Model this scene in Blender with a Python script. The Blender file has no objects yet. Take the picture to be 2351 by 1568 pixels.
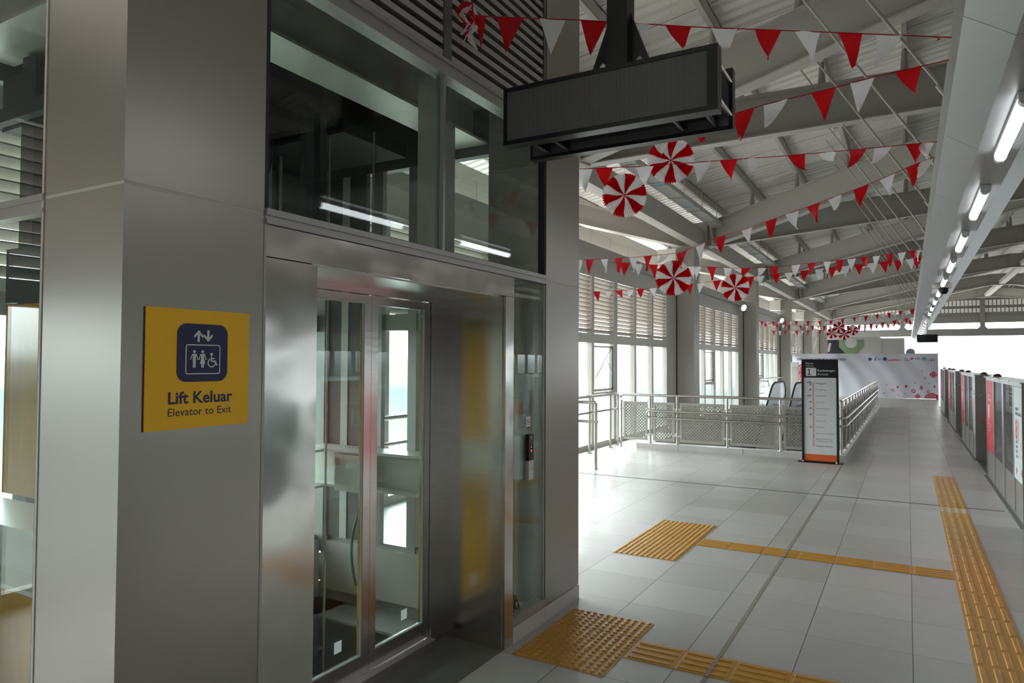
import bpy, math, random
from mathutils import Vector, Matrix
random.seed(7)
S = bpy.context.scene
COL = S.collection
PI = math.pi

# ------------------------------------------------------------------ camera, sky, exposure
cam_d = bpy.data.cameras.new('camera')
cam = bpy.data.objects.new('camera', cam_d)
COL.objects.link(cam)
cam_d.sensor_width = 36.0
cam_d.lens = 24.495
cam_d.clip_end = 500
_y, _p, _r = 0.516376, 0.0280824, 0.0045758
_fw = Vector((-math.sin(_y), math.cos(_y), 0)); _rt = Vector((math.cos(_y), math.sin(_y), 0)); _up = Vector((0, 0, 1))
_f2 = math.cos(_p) * _fw + math.sin(_p) * _up
_u2 = -math.sin(_p) * _fw + math.cos(_p) * _up
_r3 = math.cos(_r) * _rt + math.sin(_r) * _u2
_u3 = -math.sin(_r) * _rt + math.cos(_r) * _u2
m = Matrix.Identity(4)
for i in range(3):
    m[i][0] = _r3[i]; m[i][1] = _u3[i]; m[i][2] = -_f2[i]
m.translation = Vector((0, 0, 1.77))
cam.matrix_world = m
S.camera = cam

w = bpy.data.worlds.new('overcast sky'); S.world = w
w.use_nodes = True
nt = w.node_tree; nt.nodes.clear()
o_ = nt.nodes.new('ShaderNodeOutputWorld'); b_ = nt.nodes.new('ShaderNodeBackground')
tc = nt.nodes.new('ShaderNodeTexCoord'); sx = nt.nodes.new('ShaderNodeSeparateXYZ'); rp = nt.nodes.new('ShaderNodeValToRGB')
mr = nt.nodes.new('ShaderNodeMapRange')
mr.inputs[1].default_value = -0.35; mr.inputs[2].default_value = 0.35
nt.links.new(tc.outputs['Generated'], sx.inputs[0]); nt.links.new(sx.outputs[2], mr.inputs[0]); nt.links.new(mr.outputs[0], rp.inputs[0])
cr = rp.color_ramp
cr.elements[0].position = 0.0; cr.elements[0].color = (0.24, 0.235, 0.22, 1)
e = cr.elements.new(0.22); e.color = (0.10, 0.11, 0.108, 1)
cr.elements[1].position = 1.0; cr.elements[1].color = (1.0, 1.0, 1.0, 1)
e = cr.elements.new(0.44); e.color = (0.075, 0.092, 0.093, 1)
e = cr.elements.new(0.49); e.color = (0.20, 0.225, 0.23, 1)
e = cr.elements.new(0.52); e.color = (0.60, 0.66, 0.68, 1)
e = cr.elements.new(0.58); e.color = (0.92, 0.95, 0.96, 1)
# the overcast is brightest on the window side (-x) and dullest behind the camera (-y)
mx_ = nt.nodes.new('ShaderNodeMapRange'); mx_.interpolation_type = 'SMOOTHSTEP'
mx_.inputs[1].default_value = 0.9; mx_.inputs[2].default_value = -0.7; mx_.inputs[3].default_value = 1.0; mx_.inputs[4].default_value = 5.0
my_ = nt.nodes.new('ShaderNodeMapRange'); my_.interpolation_type = 'SMOOTHSTEP'
my_.inputs[1].default_value = -0.75; my_.inputs[2].default_value = 0.35; my_.inputs[3].default_value = 0.27; my_.inputs[4].default_value = 1.0
mm_ = nt.nodes.new('ShaderNodeMath'); mm_.operation = 'MULTIPLY'
nt.links.new(sx.outputs[0], mx_.inputs[0]); nt.links.new(sx.outputs[1], my_.inputs[0])
nt.links.new(mx_.outputs[0], mm_.inputs[0]); nt.links.new(my_.outputs[0], mm_.inputs[1])
nt.links.new(rp.outputs[0], b_.inputs[0]); nt.links.new(mm_.outputs[0], b_.inputs[1])
nt.links.new(b_.outputs[0], o_.inputs[0])

S.view_settings.view_transform = 'Standard'
S.view_settings.look = 'None'
S.view_settings.gamma = 1.0
S.view_settings.use_curve_mapping = False
S.view_settings.exposure = 2.0
S.cycles.transparent_max_bounces = 32
S.cycles.max_bounces = 14
S.cycles.diffuse_bounces = 6
S.cycles.glossy_bounces = 6
S.cycles.use_denoising = True
S.cycles.sample_clamp_indirect = 6.0

# ------------------------------------------------------------------ materials
MATS = {}
def pmat(name, col, rough=0.5, metal=0.0, var=0.0, vscale=3.0, bump=0.0, bscale=40.0, stretch=None, emit=None, spec=None, dist=0.02):
    """principled material; var = mottling of the colour, bump = fine relief"""
    if name in MATS: return MATS[name]
    mt = bpy.data.materials.new(name); mt.use_nodes = True
    t = mt.node_tree; n = t.nodes; p = n['Principled BSDF']
    p.inputs['Base Color'].default_value = (*col, 1)
    p.inputs['Roughness'].default_value = rough; p.inputs['Metallic'].default_value = metal
    if spec is not None: p.inputs['Specular IOR Level'].default_value = spec
    if emit:
        p.inputs['Emission Color'].default_value = (*emit[0], 1); p.inputs['Emission Strength'].default_value = emit[1]
    if var or bump:
        tc = n.new('ShaderNodeTexCoord'); mp = n.new('ShaderNodeMapping')
        t.links.new(tc.outputs['Object'], mp.inputs[0])
        if stretch: mp.inputs['Scale'].default_value = stretch
    if var:
        nz = n.new('ShaderNodeTexNoise'); nz.inputs['Scale'].default_value = vscale; nz.inputs['Detail'].default_value = 5
        t.links.new(mp.outputs[0], nz.inputs[0])
        mx = n.new('ShaderNodeMix'); mx.data_type = 'RGBA'
        mx.inputs[6].default_value = (*[c * (1 - var) for c in col], 1)
        mx.inputs[7].default_value = (*[min(1, c * (1 + var)) for c in col], 1)
        t.links.new(nz.outputs[0], mx.inputs[0]); t.links.new(mx.outputs[2], p.inputs['Base Color'])
    if bump:
        nb = n.new('ShaderNodeTexNoise'); nb.inputs['Scale'].default_value = bscale; nb.inputs['Detail'].default_value = 2
        bp = n.new('ShaderNodeBump'); bp.inputs['Strength'].default_value = bump; bp.inputs['Distance'].default_value = dist
        t.links.new(mp.outputs[0], nb.inputs[0]); t.links.new(nb.outputs[0], bp.inputs['Height']); t.links.new(bp.outputs[0], p.inputs['Normal'])
    MATS[name] = mt
    return mt

def glass_mat(name, tint=(0.90, 0.945, 0.93), base=0.035):
    """pane: lets light straight through, mirrors more at grazing angles"""
    mt = bpy.data.materials.new(name); mt.use_nodes = True
    t = mt.node_tree; n = t.nodes; n.clear()
    o = n.new('ShaderNodeOutputMaterial'); tr = n.new('ShaderNodeBsdfTransparent'); gl = n.new('ShaderNodeBsdfGlossy')
    tr.inputs[0].default_value = (*tint, 1); gl.inputs['Roughness'].default_value = 0.0
    lw = n.new('ShaderNodeLayerWeight'); lw.inputs[0].default_value = 0.5
    pw = n.new('ShaderNodeMath'); pw.operation = 'POWER'; pw.inputs[1].default_value = 5.0
    ma = n.new('ShaderNodeMath'); ma.operation = 'MULTIPLY_ADD'; ma.inputs[1].default_value = 1 - base; ma.inputs[2].default_value = base
    mx = n.new('ShaderNodeMixShader')
    t.links.new(lw.outputs['Facing'], pw.inputs[0]); t.links.new(pw.outputs[0], ma.inputs[0]); t.links.new(ma.outputs[0], mx.inputs[0])
    t.links.new(tr.outputs[0], mx.inputs[1]); t.links.new(gl.outputs[0], mx.inputs[2]); t.links.new(mx.outputs[0], o.inputs[0])
    MATS[name] = mt
    return mt

def lin(r, g, b):
    f = lambda c: ((c / 255 + 0.055) / 1.055) ** 2.4 if c / 255 > 0.04045 else c / 255 / 12.92
    return (f(r), f(g), f(b))

PANEL = pmat('panel metal paint', (0.37, 0.35, 0.32), 0.34, 0.85, var=0.04, vscale=1.3, bump=0.008, bscale=2.5)
FRAME = pmat('grey frame aluminium', (0.40, 0.39, 0.375), 0.4, 0.5)
STEEL = pmat('brushed stainless', (0.66, 0.64, 0.62), 0.14, 1.0, var=0.10, vscale=6, bump=0.6, bscale=1.5, dist=0.035)
STEELD = pmat('brushed stainless door', (0.60, 0.585, 0.57), 0.20, 1.0, var=0.08, vscale=9, stretch=(1, 1, 6), bump=0.02, bscale=6)
STEELP = pmat('plain stainless', (0.62, 0.61, 0.60), 0.3, 1.0, var=0.06, vscale=4)
TUBE = pmat('polished tube stainless', (0.56, 0.54, 0.50), 0.26, 1.0)
PAINT = pmat('warm grey steel paint', (0.47, 0.455, 0.42), 0.5, 0.0, var=0.05, vscale=0.8)
PAINTL = pmat('pale grey wall panel', (0.60, 0.58, 0.54), 0.5, 0.0, var=0.04, vscale=0.8)
DECK = pmat('galvanised deck', (0.84, 0.825, 0.79), 0.42, 0.1, var=0.06, vscale=1.2)
LOUV = pmat('louvre slat', (0.36, 0.335, 0.295), 0.5, 0.0)
LOUVD = pmat('lift louvre slat', (0.40, 0.385, 0.36), 0.5, 0.1)
DARK = pmat('dark recess', (0.02, 0.02, 0.022), 0.6)
BLACK = pmat('black powder coat', (0.012, 0.012, 0.014), 0.32)
RUBBER = pmat('black rubber', (0.012, 0.012, 0.013), 0.5)
DUCT = pmat('duct sheet', (0.46, 0.47, 0.47), 0.34, 0.45, var=0.05, vscale=2.5, bump=0.03, bscale=2.2)
TUBEL = pmat('lit tube', (1, 1, 1), 0.5, emit=((0.93, 0.97, 1.0), 2.6))
FIX = pmat('lamp housing', (0.62, 0.63, 0.63), 0.35)
CLEARP = pmat('clear end cap', (0.75, 0.77, 0.78), 0.15)
def film(name, col, rough):
    mt = bpy.data.materials.new(name); mt.use_nodes = True
    t = mt.node_tree; n = t.nodes; p = n['Principled BSDF']; out = n['Material Output']
    p.inputs['Base Color'].default_value = (*col, 1); p.inputs['Roughness'].default_value = rough
    tl_ = n.new('ShaderNodeBsdfTranslucent'); tl_.inputs[0].default_value = (*col, 1)
    mx = n.new('ShaderNodeMixShader'); mx.inputs[0].default_value = 0.5
    t.links.new(p.outputs[0], mx.inputs[1]); t.links.new(tl_.outputs[0], mx.inputs[2]); t.links.new(mx.outputs[0], out.inputs[0])
    MATS[name] = mt
    return mt
RED = film('red plastic film', lin(214, 12, 24), 0.4)
WHITE = film('white plastic film', (0.90, 0.90, 0.92), 0.42)
CORDR = pmat('red cord', lin(190, 18, 40), 0.6)
TILEK = pmat('kerb tile', (0.56, 0.55, 0.53), 0.4, var=0.06, vscale=5)
CONC = pmat('grey concrete', (0.36, 0.36, 0.35), 0.8, var=0.15, vscale=4)
BEAMG = pmat('shaft beam paint', (0.60, 0.61, 0.56), 0.35, 0.1, var=0.10, vscale=5, bump=0.05, bscale=25)
GROUT = pmat('cement groove', (0.27, 0.245, 0.20), 0.85, var=0.3, vscale=20)
JOINT = pmat('joint strip', (0.16, 0.155, 0.14), 0.6, var=0.3, vscale=14)
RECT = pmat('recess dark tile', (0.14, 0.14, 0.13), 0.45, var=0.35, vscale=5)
YELLOW = pmat('yellow sign face', lin(255, 198, 0), 0.45)
NAVY = pmat('navy print', lin(36, 42, 84), 0.5)
INK = pmat('white print', (0.80, 0.81, 0.83), 0.5)
TACT = pmat('tactile tile', lin(196, 144, 50), 0.42, var=0.14, vscale=6)
TACTW = pmat('worn tactile tile', lin(205, 185, 150), 0.5, var=0.2, vscale=10)
ORANGE = pmat('orange print', lin(232, 106, 36), 0.5)
SALMON = pmat('salmon print', lin(234, 150, 116), 0.5)
SIGNK = pmat('sign header', lin(24, 24, 36), 0.4)
SIGNW = pmat('sign face', (0.74, 0.77, 0.80), 0.35)
TXT = pmat('grey print', lin(70, 70, 82), 0.5)
TXTL = pmat('light grey print', lin(128, 130, 140), 0.5)
BANW = pmat('banner cloth', (0.80, 0.80, 0.90), 0.7)
BANR = pmat('banner red print', lin(214, 48, 72), 0.7)
BANK = pmat('banner dark print', lin(46, 46, 60), 0.7)
PRED = pmat('door red film', lin(226, 34, 56), 0.4)
PWHT = pmat('door white film', (0.72, 0.80, 0.80), 0.4)
DOME = pmat('dark red lens', lin(90, 30, 34), 0.2)
BLUEP = pmat('blue print', lin(46, 74, 170), 0.6)
CYANP = pmat('cyan print', lin(60, 170, 205), 0.6)
GREENP = pmat('green print', lin(104, 130, 96), 0.6)
GREYP = pmat('grey print panel', lin(170, 170, 168), 0.6)
PLY = pmat('yellow plywood', lin(196, 138, 8), 0.75, var=0.25, vscale=5, stretch=(4, 4, 0.6))
BROWN = pmat('sign back edge', lin(110, 70, 40), 0.6)
OIL = pmat('dark guide steel', (0.03, 0.034, 0.034), 0.6)
WIRE = pmat('steel wire rope', (0.35, 0.34, 0.32), 0.4, 0.9)
GREENC = pmat('green cable', (0.03, 0.12, 0.09), 0.5)
BOXW = pmat('white enamel', (0.80, 0.79, 0.75), 0.4)
GASK = pmat('pale gasket', (0.55, 0.62, 0.62), 0.4)
GLASS = glass_mat('shaft glass')
GLASSW = glass_mat('window glass', (0.93, 0.97, 0.965))
GLASSP = glass_mat('screen glass', (0.74, 0.80, 0.80), 0.06)
GLASSE = pmat('balustrade glass with painted reflection', (0.62, 0.65, 0.70), 0.15)  # balustrade glass, its reflection painted as a solid pale colour

def floor_mat():
    mt = bpy.data.materials.new('platform tiles'); mt.use_nodes = True
    t = mt.node_tree; n = t.nodes; L = t.links.new; p = n['Principled BSDF']
    tc = n.new('ShaderNodeTexCoord'); sp = n.new('ShaderNodeSeparateXYZ'); L(tc.outputs['Object'], sp.inputs[0])
    def mth(op, a, b=None, c=None):
        q = n.new('ShaderNodeMath'); q.operation = op
        for i, v in enumerate((a, b, c)):
            if v is None: continue
            if isinstance(v, (int, float)): q.inputs[i].default_value = v
            else: L(v, q.inputs[i])
        return q.outputs[0]
    ids = []; lines = []
    for ch, off, pitch in ((0, 0.01, 0.6), (1, 4.93, 0.612)):
        u = mth('DIVIDE', mth('SUBTRACT', sp.outputs[ch], off), pitch)
        ids.append(mth('FLOOR', u))
        d = mth('ABSOLUTE', mth('SUBTRACT', mth('FRACT', mth('ADD', u, 0.5)), 0.5))
        lines.append(mth('LESS_THAN', mth('MULTIPLY', d, pitch), 0.0026 if ch == 0 else 0.0018))
    line = mth('MAXIMUM', lines[0], lines[1])
    cb = n.new('ShaderNodeCombineXYZ'); L(ids[0], cb.inputs[0]); L(ids[1], cb.inputs[1])
    wn = n.new('ShaderNodeTexWhiteNoise'); L(cb.outputs[0], wn.inputs[0])
    nz = n.new('ShaderNodeTexNoise'); nz.inputs['Scale'].default_value = 3.5; nz.inputs['Detail'].default_value = 7; nz.inputs['Roughness'].default_value = 0.65
    L(tc.outputs['Object'], nz.inputs[0])
    n2_ = n.new('ShaderNodeTexNoise'); n2_.inputs['Scale'].default_value = 13; n2_.inputs['Detail'].default_value = 8; n2_.inputs['Roughness'].default_value = 0.7; n2_.inputs['Distortion'].default_value = 1.2
    L(tc.outputs['Object'], n2_.inputs[0])
    scuff = mth('MULTIPLY', mth('MAXIMUM', mth('SUBTRACT', n2_.outputs[0], 0.58), 0.0), 2.2)
    v = mth('ADD', mth('ADD', mth('MULTIPLY', wn.outputs[0], 0.55), mth('MULTIPLY', nz.outputs[0], 0.45)), scuff)
    mx = n.new('ShaderNodeMix'); mx.data_type = 'RGBA'; mx.inputs[6].default_value = (0.37, 0.36, 0.342, 1); mx.inputs[7].default_value = (0.545, 0.535, 0.515, 1)
    L(v, mx.inputs[0])
    m2 = n.new('ShaderNodeMix'); m2.data_type = 'RGBA'; m2.inputs[7].default_value = (0.06, 0.058, 0.05, 1)
    L(line, m2.inputs[0]); L(mx.outputs[2], m2.inputs[6]); L(m2.outputs[2], p.inputs['Base Color'])
    L(mth('ADD', mth('MULTIPLY', nz.outputs[0], 0.22), 0.26), p.inputs['Roughness'])
    MATS['floor'] = mt
    return mt
FLOOR = floor_mat()

def dots_mat(name, pitch, hole, staggered, body, other, axes, rough=0.35, metal=1.0, through=False):
    """a sheet with a regular grid of round marks (punched through or in another tone)"""
    mt = bpy.data.materials.new(name); mt.use_nodes = True
    t = mt.node_tree; n = t.nodes; L = t.links.new; p = n['Principled BSDF']; out = n['Material Output']
    tc = n.new('ShaderNodeTexCoord'); sp = n.new('ShaderNodeSeparateXYZ'); L(tc.outputs['Object'], sp.inputs[0])
    def mth(op, a, b=None):
        q = n.new('ShaderNodeMath'); q.operation = op
        for i, v in enumerate((a, b)):
            if v is None: continue
            if isinstance(v, (int, float)): q.inputs[i].default_value = v
            else: L(v, q.inputs[i])
        return q.outputs[0]
    def near(offa, offb):
        ds = []
        for ch, off in zip(axes, (offa, offb)):
            u = mth('ADD', mth('DIVIDE', sp.outputs[ch], pitch), off)
            ds.append(mth('MULTIPLY', mth('SUBTRACT', mth('FRACT', u), 0.5), pitch))
        return mth('LESS_THAN', mth('SQRT', mth('ADD', mth('MULTIPLY', ds[0], ds[0]), mth('MULTIPLY', ds[1], ds[1]))), hole)
    msk = near(0, 0)
    if staggered: msk = mth('MAXIMUM', msk, near(0.5, 0.5))
    p.inputs['Roughness'].default_value = rough; p.inputs['Metallic'].default_value = metal
    if through:
        p.inputs['Base Color'].default_value = (*body, 1)
        tr = n.new('ShaderNodeBsdfTransparent'); mx = n.new('ShaderNodeMixShader')
        L(msk, mx.inputs[0]); L(p.outputs[0], mx.inputs[1]); L(tr.outputs[0], mx.inputs[2]); L(mx.outputs[0], out.inputs[0])
    else:
        mx = n.new('ShaderNodeMix'); mx.data_type = 'RGBA'; mx.inputs[6].default_value = (*body, 1); mx.inputs[7].default_value = (*other, 1)
        L(msk, mx.inputs[0]); L(mx.outputs[2], p.inputs['Base Color'])
    MATS[name] = mt
    return mt
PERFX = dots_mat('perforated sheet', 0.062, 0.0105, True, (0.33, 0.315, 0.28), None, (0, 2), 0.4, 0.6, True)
PERFY = dots_mat('perforated sheet along platform', 0.062, 0.0105, True, (0.20, 0.19, 0.17), None, (1, 2), 0.4, 0.6, True)  # same sheet, its darkness at a grazing view put into the colour
PERFT = dots_mat('perforated tray', 0.03, 0.006, False, (0.62, 0.64, 0.63), (0.14, 0.14, 0.14), (0, 1), 0.4, 0.15)
LEDM = dots_mat('dot matrix face', 0.0052, 0.0015, False, (0.024, 0.024, 0.026), (0.42, 0.42, 0.40), (0, 2), 0.42, 0.0)

# ------------------------------------------------------------------ geometry helpers
class MB:
    def __init__(s): s.v = []; s.f = []; s.sm = []
    def add(s, vs, fs, smooth=False):
        k = len(s.v); s.v += [tuple(x) for x in vs]
        for f in fs: s.f.append([i + k for i in f]); s.sm.append(smooth)
        return s
    def box(s, x0, x1, y0, y1, z0, z1):
        x0, x1 = min(x0, x1), max(x0, x1); y0, y1 = min(y0, y1), max(y0, y1); z0, z1 = min(z0, z1), max(z0, z1)
        return s.add([(x0,y0,z0),(x1,y0,z0),(x1,y1,z0),(x0,y1,z0),(x0,y0,z1),(x1,y0,z1),(x1,y1,z1),(x0,y1,z1)],
              [(0,3,2,1),(4,5,6,7),(0,1,5,4),(1,2,6,5),(2,3,7,6),(3,0,4,7)])
    def bar(s, p0, p1, w, h, up=(0, 0, 1)):
        """box along p0-p1, w across, h along up, centred"""
        p0 = Vector(p0); p1 = Vector(p1); d = (p1 - p0).normalized(); u = Vector(up); u = (u - d * u.dot(d)).normalized(); a = d.cross(u)
        c = []
        for q in (p0, p1):
            for sa, su in ((-1,-1),(1,-1),(1,1),(-1,1)): c.append(q + a * sa * w / 2 + u * su * h / 2)
        return s.add(c, [(0,1,2,3),(7,6,5,4),(0,4,5,1),(1,5,6,2),(2,6,7,3),(3,7,4,0)])
    def ibeam(s, p0, p1, w, h, tf=0.022, tw=0.014):
        """I section whose bottom face runs p0-p1"""
        p0 = Vector(p0); p1 = Vector(p1); Z = Vector((0, 0, 1))
        s.bar(p0 + Z * tf / 2, p1 + Z * tf / 2, w, tf); s.bar(p0 + Z * (h - tf / 2), p1 + Z * (h - tf / 2), w, tf)
        return s.bar(p0 + Z * h / 2, p1 + Z * h / 2, tw, h - 2 * tf)
    def ext(s, pts, vec):
        n = len(pts); v = Vector(vec); a = [Vector(q) for q in pts]
        fs = [tuple(range(n))[::-1], tuple(range(n, 2 * n))] + [(i, (i + 1) % n, n + (i + 1) % n, n + i) for i in range(n)]
        return s.add(a + [q + v for q in a], fs)
    def tube(s, pts, r, n=10, closed=False):
        P = [Vector(q) for q in pts]; k = len(P); rings = []
        prev = None
        for i, q in enumerate(P):
            if closed: d = (P[(i + 1) % k] - P[i - 1]).normalized()
            else: d = ((P[i + 1] if i < k - 1 else q) - (P[i - 1] if i else q)).normalized()
            if prev is None:
                a = Vector((0, 0, 1)) if abs(d.z) < 0.9 else Vector((1, 0, 0))
                prev = (a - d * a.dot(d)).normalized()
            else:
                prev = (prev - d * prev.dot(d)).normalized()
            b = d.cross(prev); rr = r[i] if isinstance(r, (list, tuple)) else r
            rings.append([q + (prev * math.cos(2 * PI * j / n) + b * math.sin(2 * PI * j / n)) * rr for j in range(n)])
        vs = [x for rg in rings for x in rg]; fs = []
        for i in range(k if closed else k - 1):
            i2 = (i + 1) % k
            for j in range(n): fs.append((i * n + j, i * n + (j + 1) % n, i2 * n + (j + 1) % n, i2 * n + j))
        s.add(vs, fs, True)
        if not closed:
            s.add(rings[0], [tuple(range(n))[::-1]]); s.add(rings[-1], [tuple(range(n))])
        return s
    def cyl(s, p0, p1, r, n=16): return s.tube([p0, p1], r, n)
    def ring(s, fr, cu, cv, ro, ri, th=0.002, n=28, sx=1.0, a0=0, a1=2 * PI):
        full = abs(a1 - a0 - 2 * PI) < 1e-6; k = n if full else n + 1; vs = []
        for i in range(k):
            a = a0 + (a1 - a0) * i / n
            for rr, hh in ((ro, 0), (ro, th), (ri, th), (ri, 0)): vs.append(fr(cu + math.cos(a) * rr * sx, cv + math.sin(a) * rr, hh))
        fs = []
        for i in range(n):
            j = (i + 1) % k
            for q in range(4): fs.append((i * 4 + q, i * 4 + (q + 1) % 4, j * 4 + (q + 1) % 4, j * 4 + q))
        return s.add(vs, fs)
    def disc(s, fr, cu, cv, r, th=0.002, n=24, sx=1.0):
        a = [fr(cu + math.cos(2 * PI * i / n) * r * sx, cv + math.sin(2 * PI * i / n) * r, 0) for i in range(n)]
        return s.ext(a, fr(0, 0, th) - fr(0, 0, 0))
    def rect(s, fr, u0, u1, v0, v1, th=0.002):
        return s.ext([fr(u0, v0, 0), fr(u1, v0, 0), fr(u1, v1, 0), fr(u0, v1, 0)], fr(0, 0, th) - fr(0, 0, 0))
    def poly(s, fr, pts, th=0.002):
        return s.ext([fr(a, b, 0) for a, b in pts], fr(0, 0, th) - fr(0, 0, 0))
    def dome(s, c, r, n=14, k=5, zs=1.0):
        c = Vector(c); vs = []; fs = []
        for i in range(k):
            a = PI / 2 * i / k
            for j in range(n): vs.append(c + Vector((math.cos(a) * math.cos(2*PI*j/n) * r, math.cos(a) * math.sin(2*PI*j/n) * r, math.sin(a) * r * zs)))
        vs.append(c + Vector((0, 0, r * zs)))
        for i in range(k - 1):
            for j in range(n): fs.append((i*n+j, i*n+(j+1)%n, (i+1)*n+(j+1)%n, (i+1)*n+j))
        for j in range(n): fs.append(((k-1)*n+j, (k-1)*n+(j+1)%n, k*n))
        return s.add(vs, fs, True)
    def build(s, name, mat, parent=None, kind=None, label=None):
        off = OFF.get(parent.name, Vector((0, 0, 0))) if parent else Vector((0, 0, 0))
        me = bpy.data.meshes.new(name)
        me.from_pydata([(a - off[0], b - off[1], c - off[2]) for a, b, c in s.v], [], s.f)
        me.polygons.foreach_set('use_smooth', s.sm)
        me.materials.append(mat); me.update()
        o = bpy.data.objects.new(name, me); COL.objects.link(o)
        if parent: o.parent = parent
        OFF[o.name] = off
        if kind: o['kind'] = kind
        if label: o['label'] = label
        return o
OFF = {}
def thing(name, label, cat, loc=(0, 0, 0), group=None):
    o = bpy.data.objects.new(name, None); COL.objects.link(o); o.location = loc; o.empty_display_size = 0.1
    OFF[o.name] = Vector(loc)
    o['label'] = label; o['category'] = cat
    if group: o['group'] = group
    return o
def tag(o, label, cat, group=None):
    o['label'] = label; o['category'] = cat
    if group: o['group'] = group
    return o
def struct(mb, name, mat): return mb.build(name, mat, None, 'structure')
def frame(o, u, v):
    o = Vector(o); u = Vector(u).normalized(); v = Vector(v).normalized(); nn = u.cross(v)
    return lambda a, b, h=0.0: o + u * a + v * b + nn * h
def rrect(x0, x1, y0, y1, r, k=6):
    p = []
    for cx, cy, a0 in ((x1 - r, y1 - r, 0), (x0 + r, y1 - r, PI/2), (x0 + r, y0 + r, PI), (x1 - r, y0 + r, 1.5*PI)):
        for i in range(k + 1):
            a = a0 + PI / 2 * i / k; p.append((cx + r * math.cos(a), cy + r * math.sin(a)))
    return p
def rring(mb, fr, x0, x1, y0, y1, r, t, th=0.002):
    a = rrect(x0, x1, y0, y1, r); b = rrect(x0 + t, x1 - t, y0 + t, y1 - t, max(r - t, 0.0005)); n = len(a); vs = []
    for i in range(n):
        for (q, hh) in ((a[i], 0), (a[i], th), (b[i], th), (b[i], 0)): vs.append(fr(q[0], q[1], hh))
    fs = []
    for i in range(n):
        j = (i + 1) % n
        for q in range(4): fs.append((i*4+q, i*4+(q+1)%4, j*4+(q+1)%4, j*4+q))
    return mb.add(vs, fs)
def text(mb, fr, body, u, v, size, h=0.0, align='LEFT', bold=0.0, sx=1.0, th=0.001, fit=None):
    """lettering as mesh on the frame; (u,v) is the left end of the base line; size = cap height; fit = total width"""
    c = bpy.data.curves.new('txt', 'FONT'); c.body = body; c.size = 1.0; c.offset = bold; c.resolution_u = 3
    o = bpy.data.objects.new('txt', c)
    me = bpy.data.meshes.new_from_object(o)
    vs = [q.co.copy() for q in me.vertices]; fs = [tuple(q.vertices) for q in me.polygons]
    bpy.data.meshes.remove(me); bpy.data.objects.remove(o); bpy.data.curves.remove(c)
    if not vs: return mb
    k = size / 0.70
    x0 = min(q.x for q in vs); x1 = max(q.x for q in vs)
    if fit: sx = fit / ((x1 - x0) * k)
    wd = (x1 - x0) * k * sx
    dx = 0 if align == 'LEFT' else (-wd / 2 if align == 'CENTER' else -wd)
    return mb.add([fr(u + dx + (q.x - x0) * k * sx, v + q.y * k, h) for q in vs], fs)

# ------------------------------------------------------------------ setting: floor
SX0, SX1, SY0, SY1 = -4.74, -2.62, 1.36, 4.76       # lift shaft opening
EX0, EX1, EY0, EY1 = -5.45, -1.14, 14.05, 31.2      # escalator well
fl = MB(); xs = [-5.75, EX0, SX0, SX1, EX1, 1.30]; ys = [-16, SY0, SY1, EY0, EY1, 62]
for i in range(5):
    for j in range(5):
        xm = (xs[i] + xs[i+1]) / 2; ym = (ys[j] + ys[j+1]) / 2
        if SX0 < xm < SX1 and SY0 < ym < SY1: continue
        if EX0 < xm < EX1 and EY0 < ym < EY1: continue
        fl.box(xs[i], xs[i+1], ys[j], ys[j+1], -0.25, 0)
fl.box(EX0, -4.90, EY0, 17.0, -0.25, 0)
struct(fl, 'floor', FLOOR)
struct(MB().box(1.30, 9.2, -16, 62, -1.5, -1.15), 'floor', pmat('track ballast', (0.09, 0.085, 0.08), 0.9, var=0.3, vscale=12))
struct(MB().box(9.2, 15.4, -16, 62, -1.5, 0), 'floor', CONC)
struct(MB().box(-1.014, -0.988, -3, 13.7, 0.0, 0.0015).box(-1.014, -0.990, 3.99, 4.305, 0.0015, 0.0086).box(-1.012, -0.990, 6.77, 7.07, 0.0015, 0.0086), 'trim_1', GROUT)
struct(MB().box(-5.4, 0.99, 10.18, 10.215, 0.0, 0.003), 'trim_2', JOINT)
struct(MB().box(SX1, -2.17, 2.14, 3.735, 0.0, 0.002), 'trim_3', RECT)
# tile kerb round the escalator well
kb = MB().box(-4.87, -0.98, 13.78, 14.05, 0, 0.105).box(-1.14, -0.98, 14.05, 31.6, 0, 0.105)
struct(kb, 'trim_4', TILEK)
sm = MB()
for x in (-4.0, -2.75, -1.55): sm.box(x - 0.003, x + 0.003, 13.777, 13.781, 0, 0.1055)
struct(sm, 'trim_5', JOINT)
# walls of the two openings, down to the level below
sh = MB()
for (x0, x1, y0, y1, zb) in ((SX0, SX1, SY0, SY1, -4.5), (EX0, EX1, EY0, EY1, -5.5)):
    sh.box(x0 - 0.12, x0, y0, y1, zb, -0.26).box(x1, x1 + 0.12, y0, y1, zb, -0.26).box(x0, x1, y0 - 0.12, y0, zb, -0.26).box(x0, x1, y1, y1 + 0.12, zb, -0.26).box(x0, x1, y0, y1, zb - 0.1, zb)
struct(sh, 'wall_below', CONC)

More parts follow.
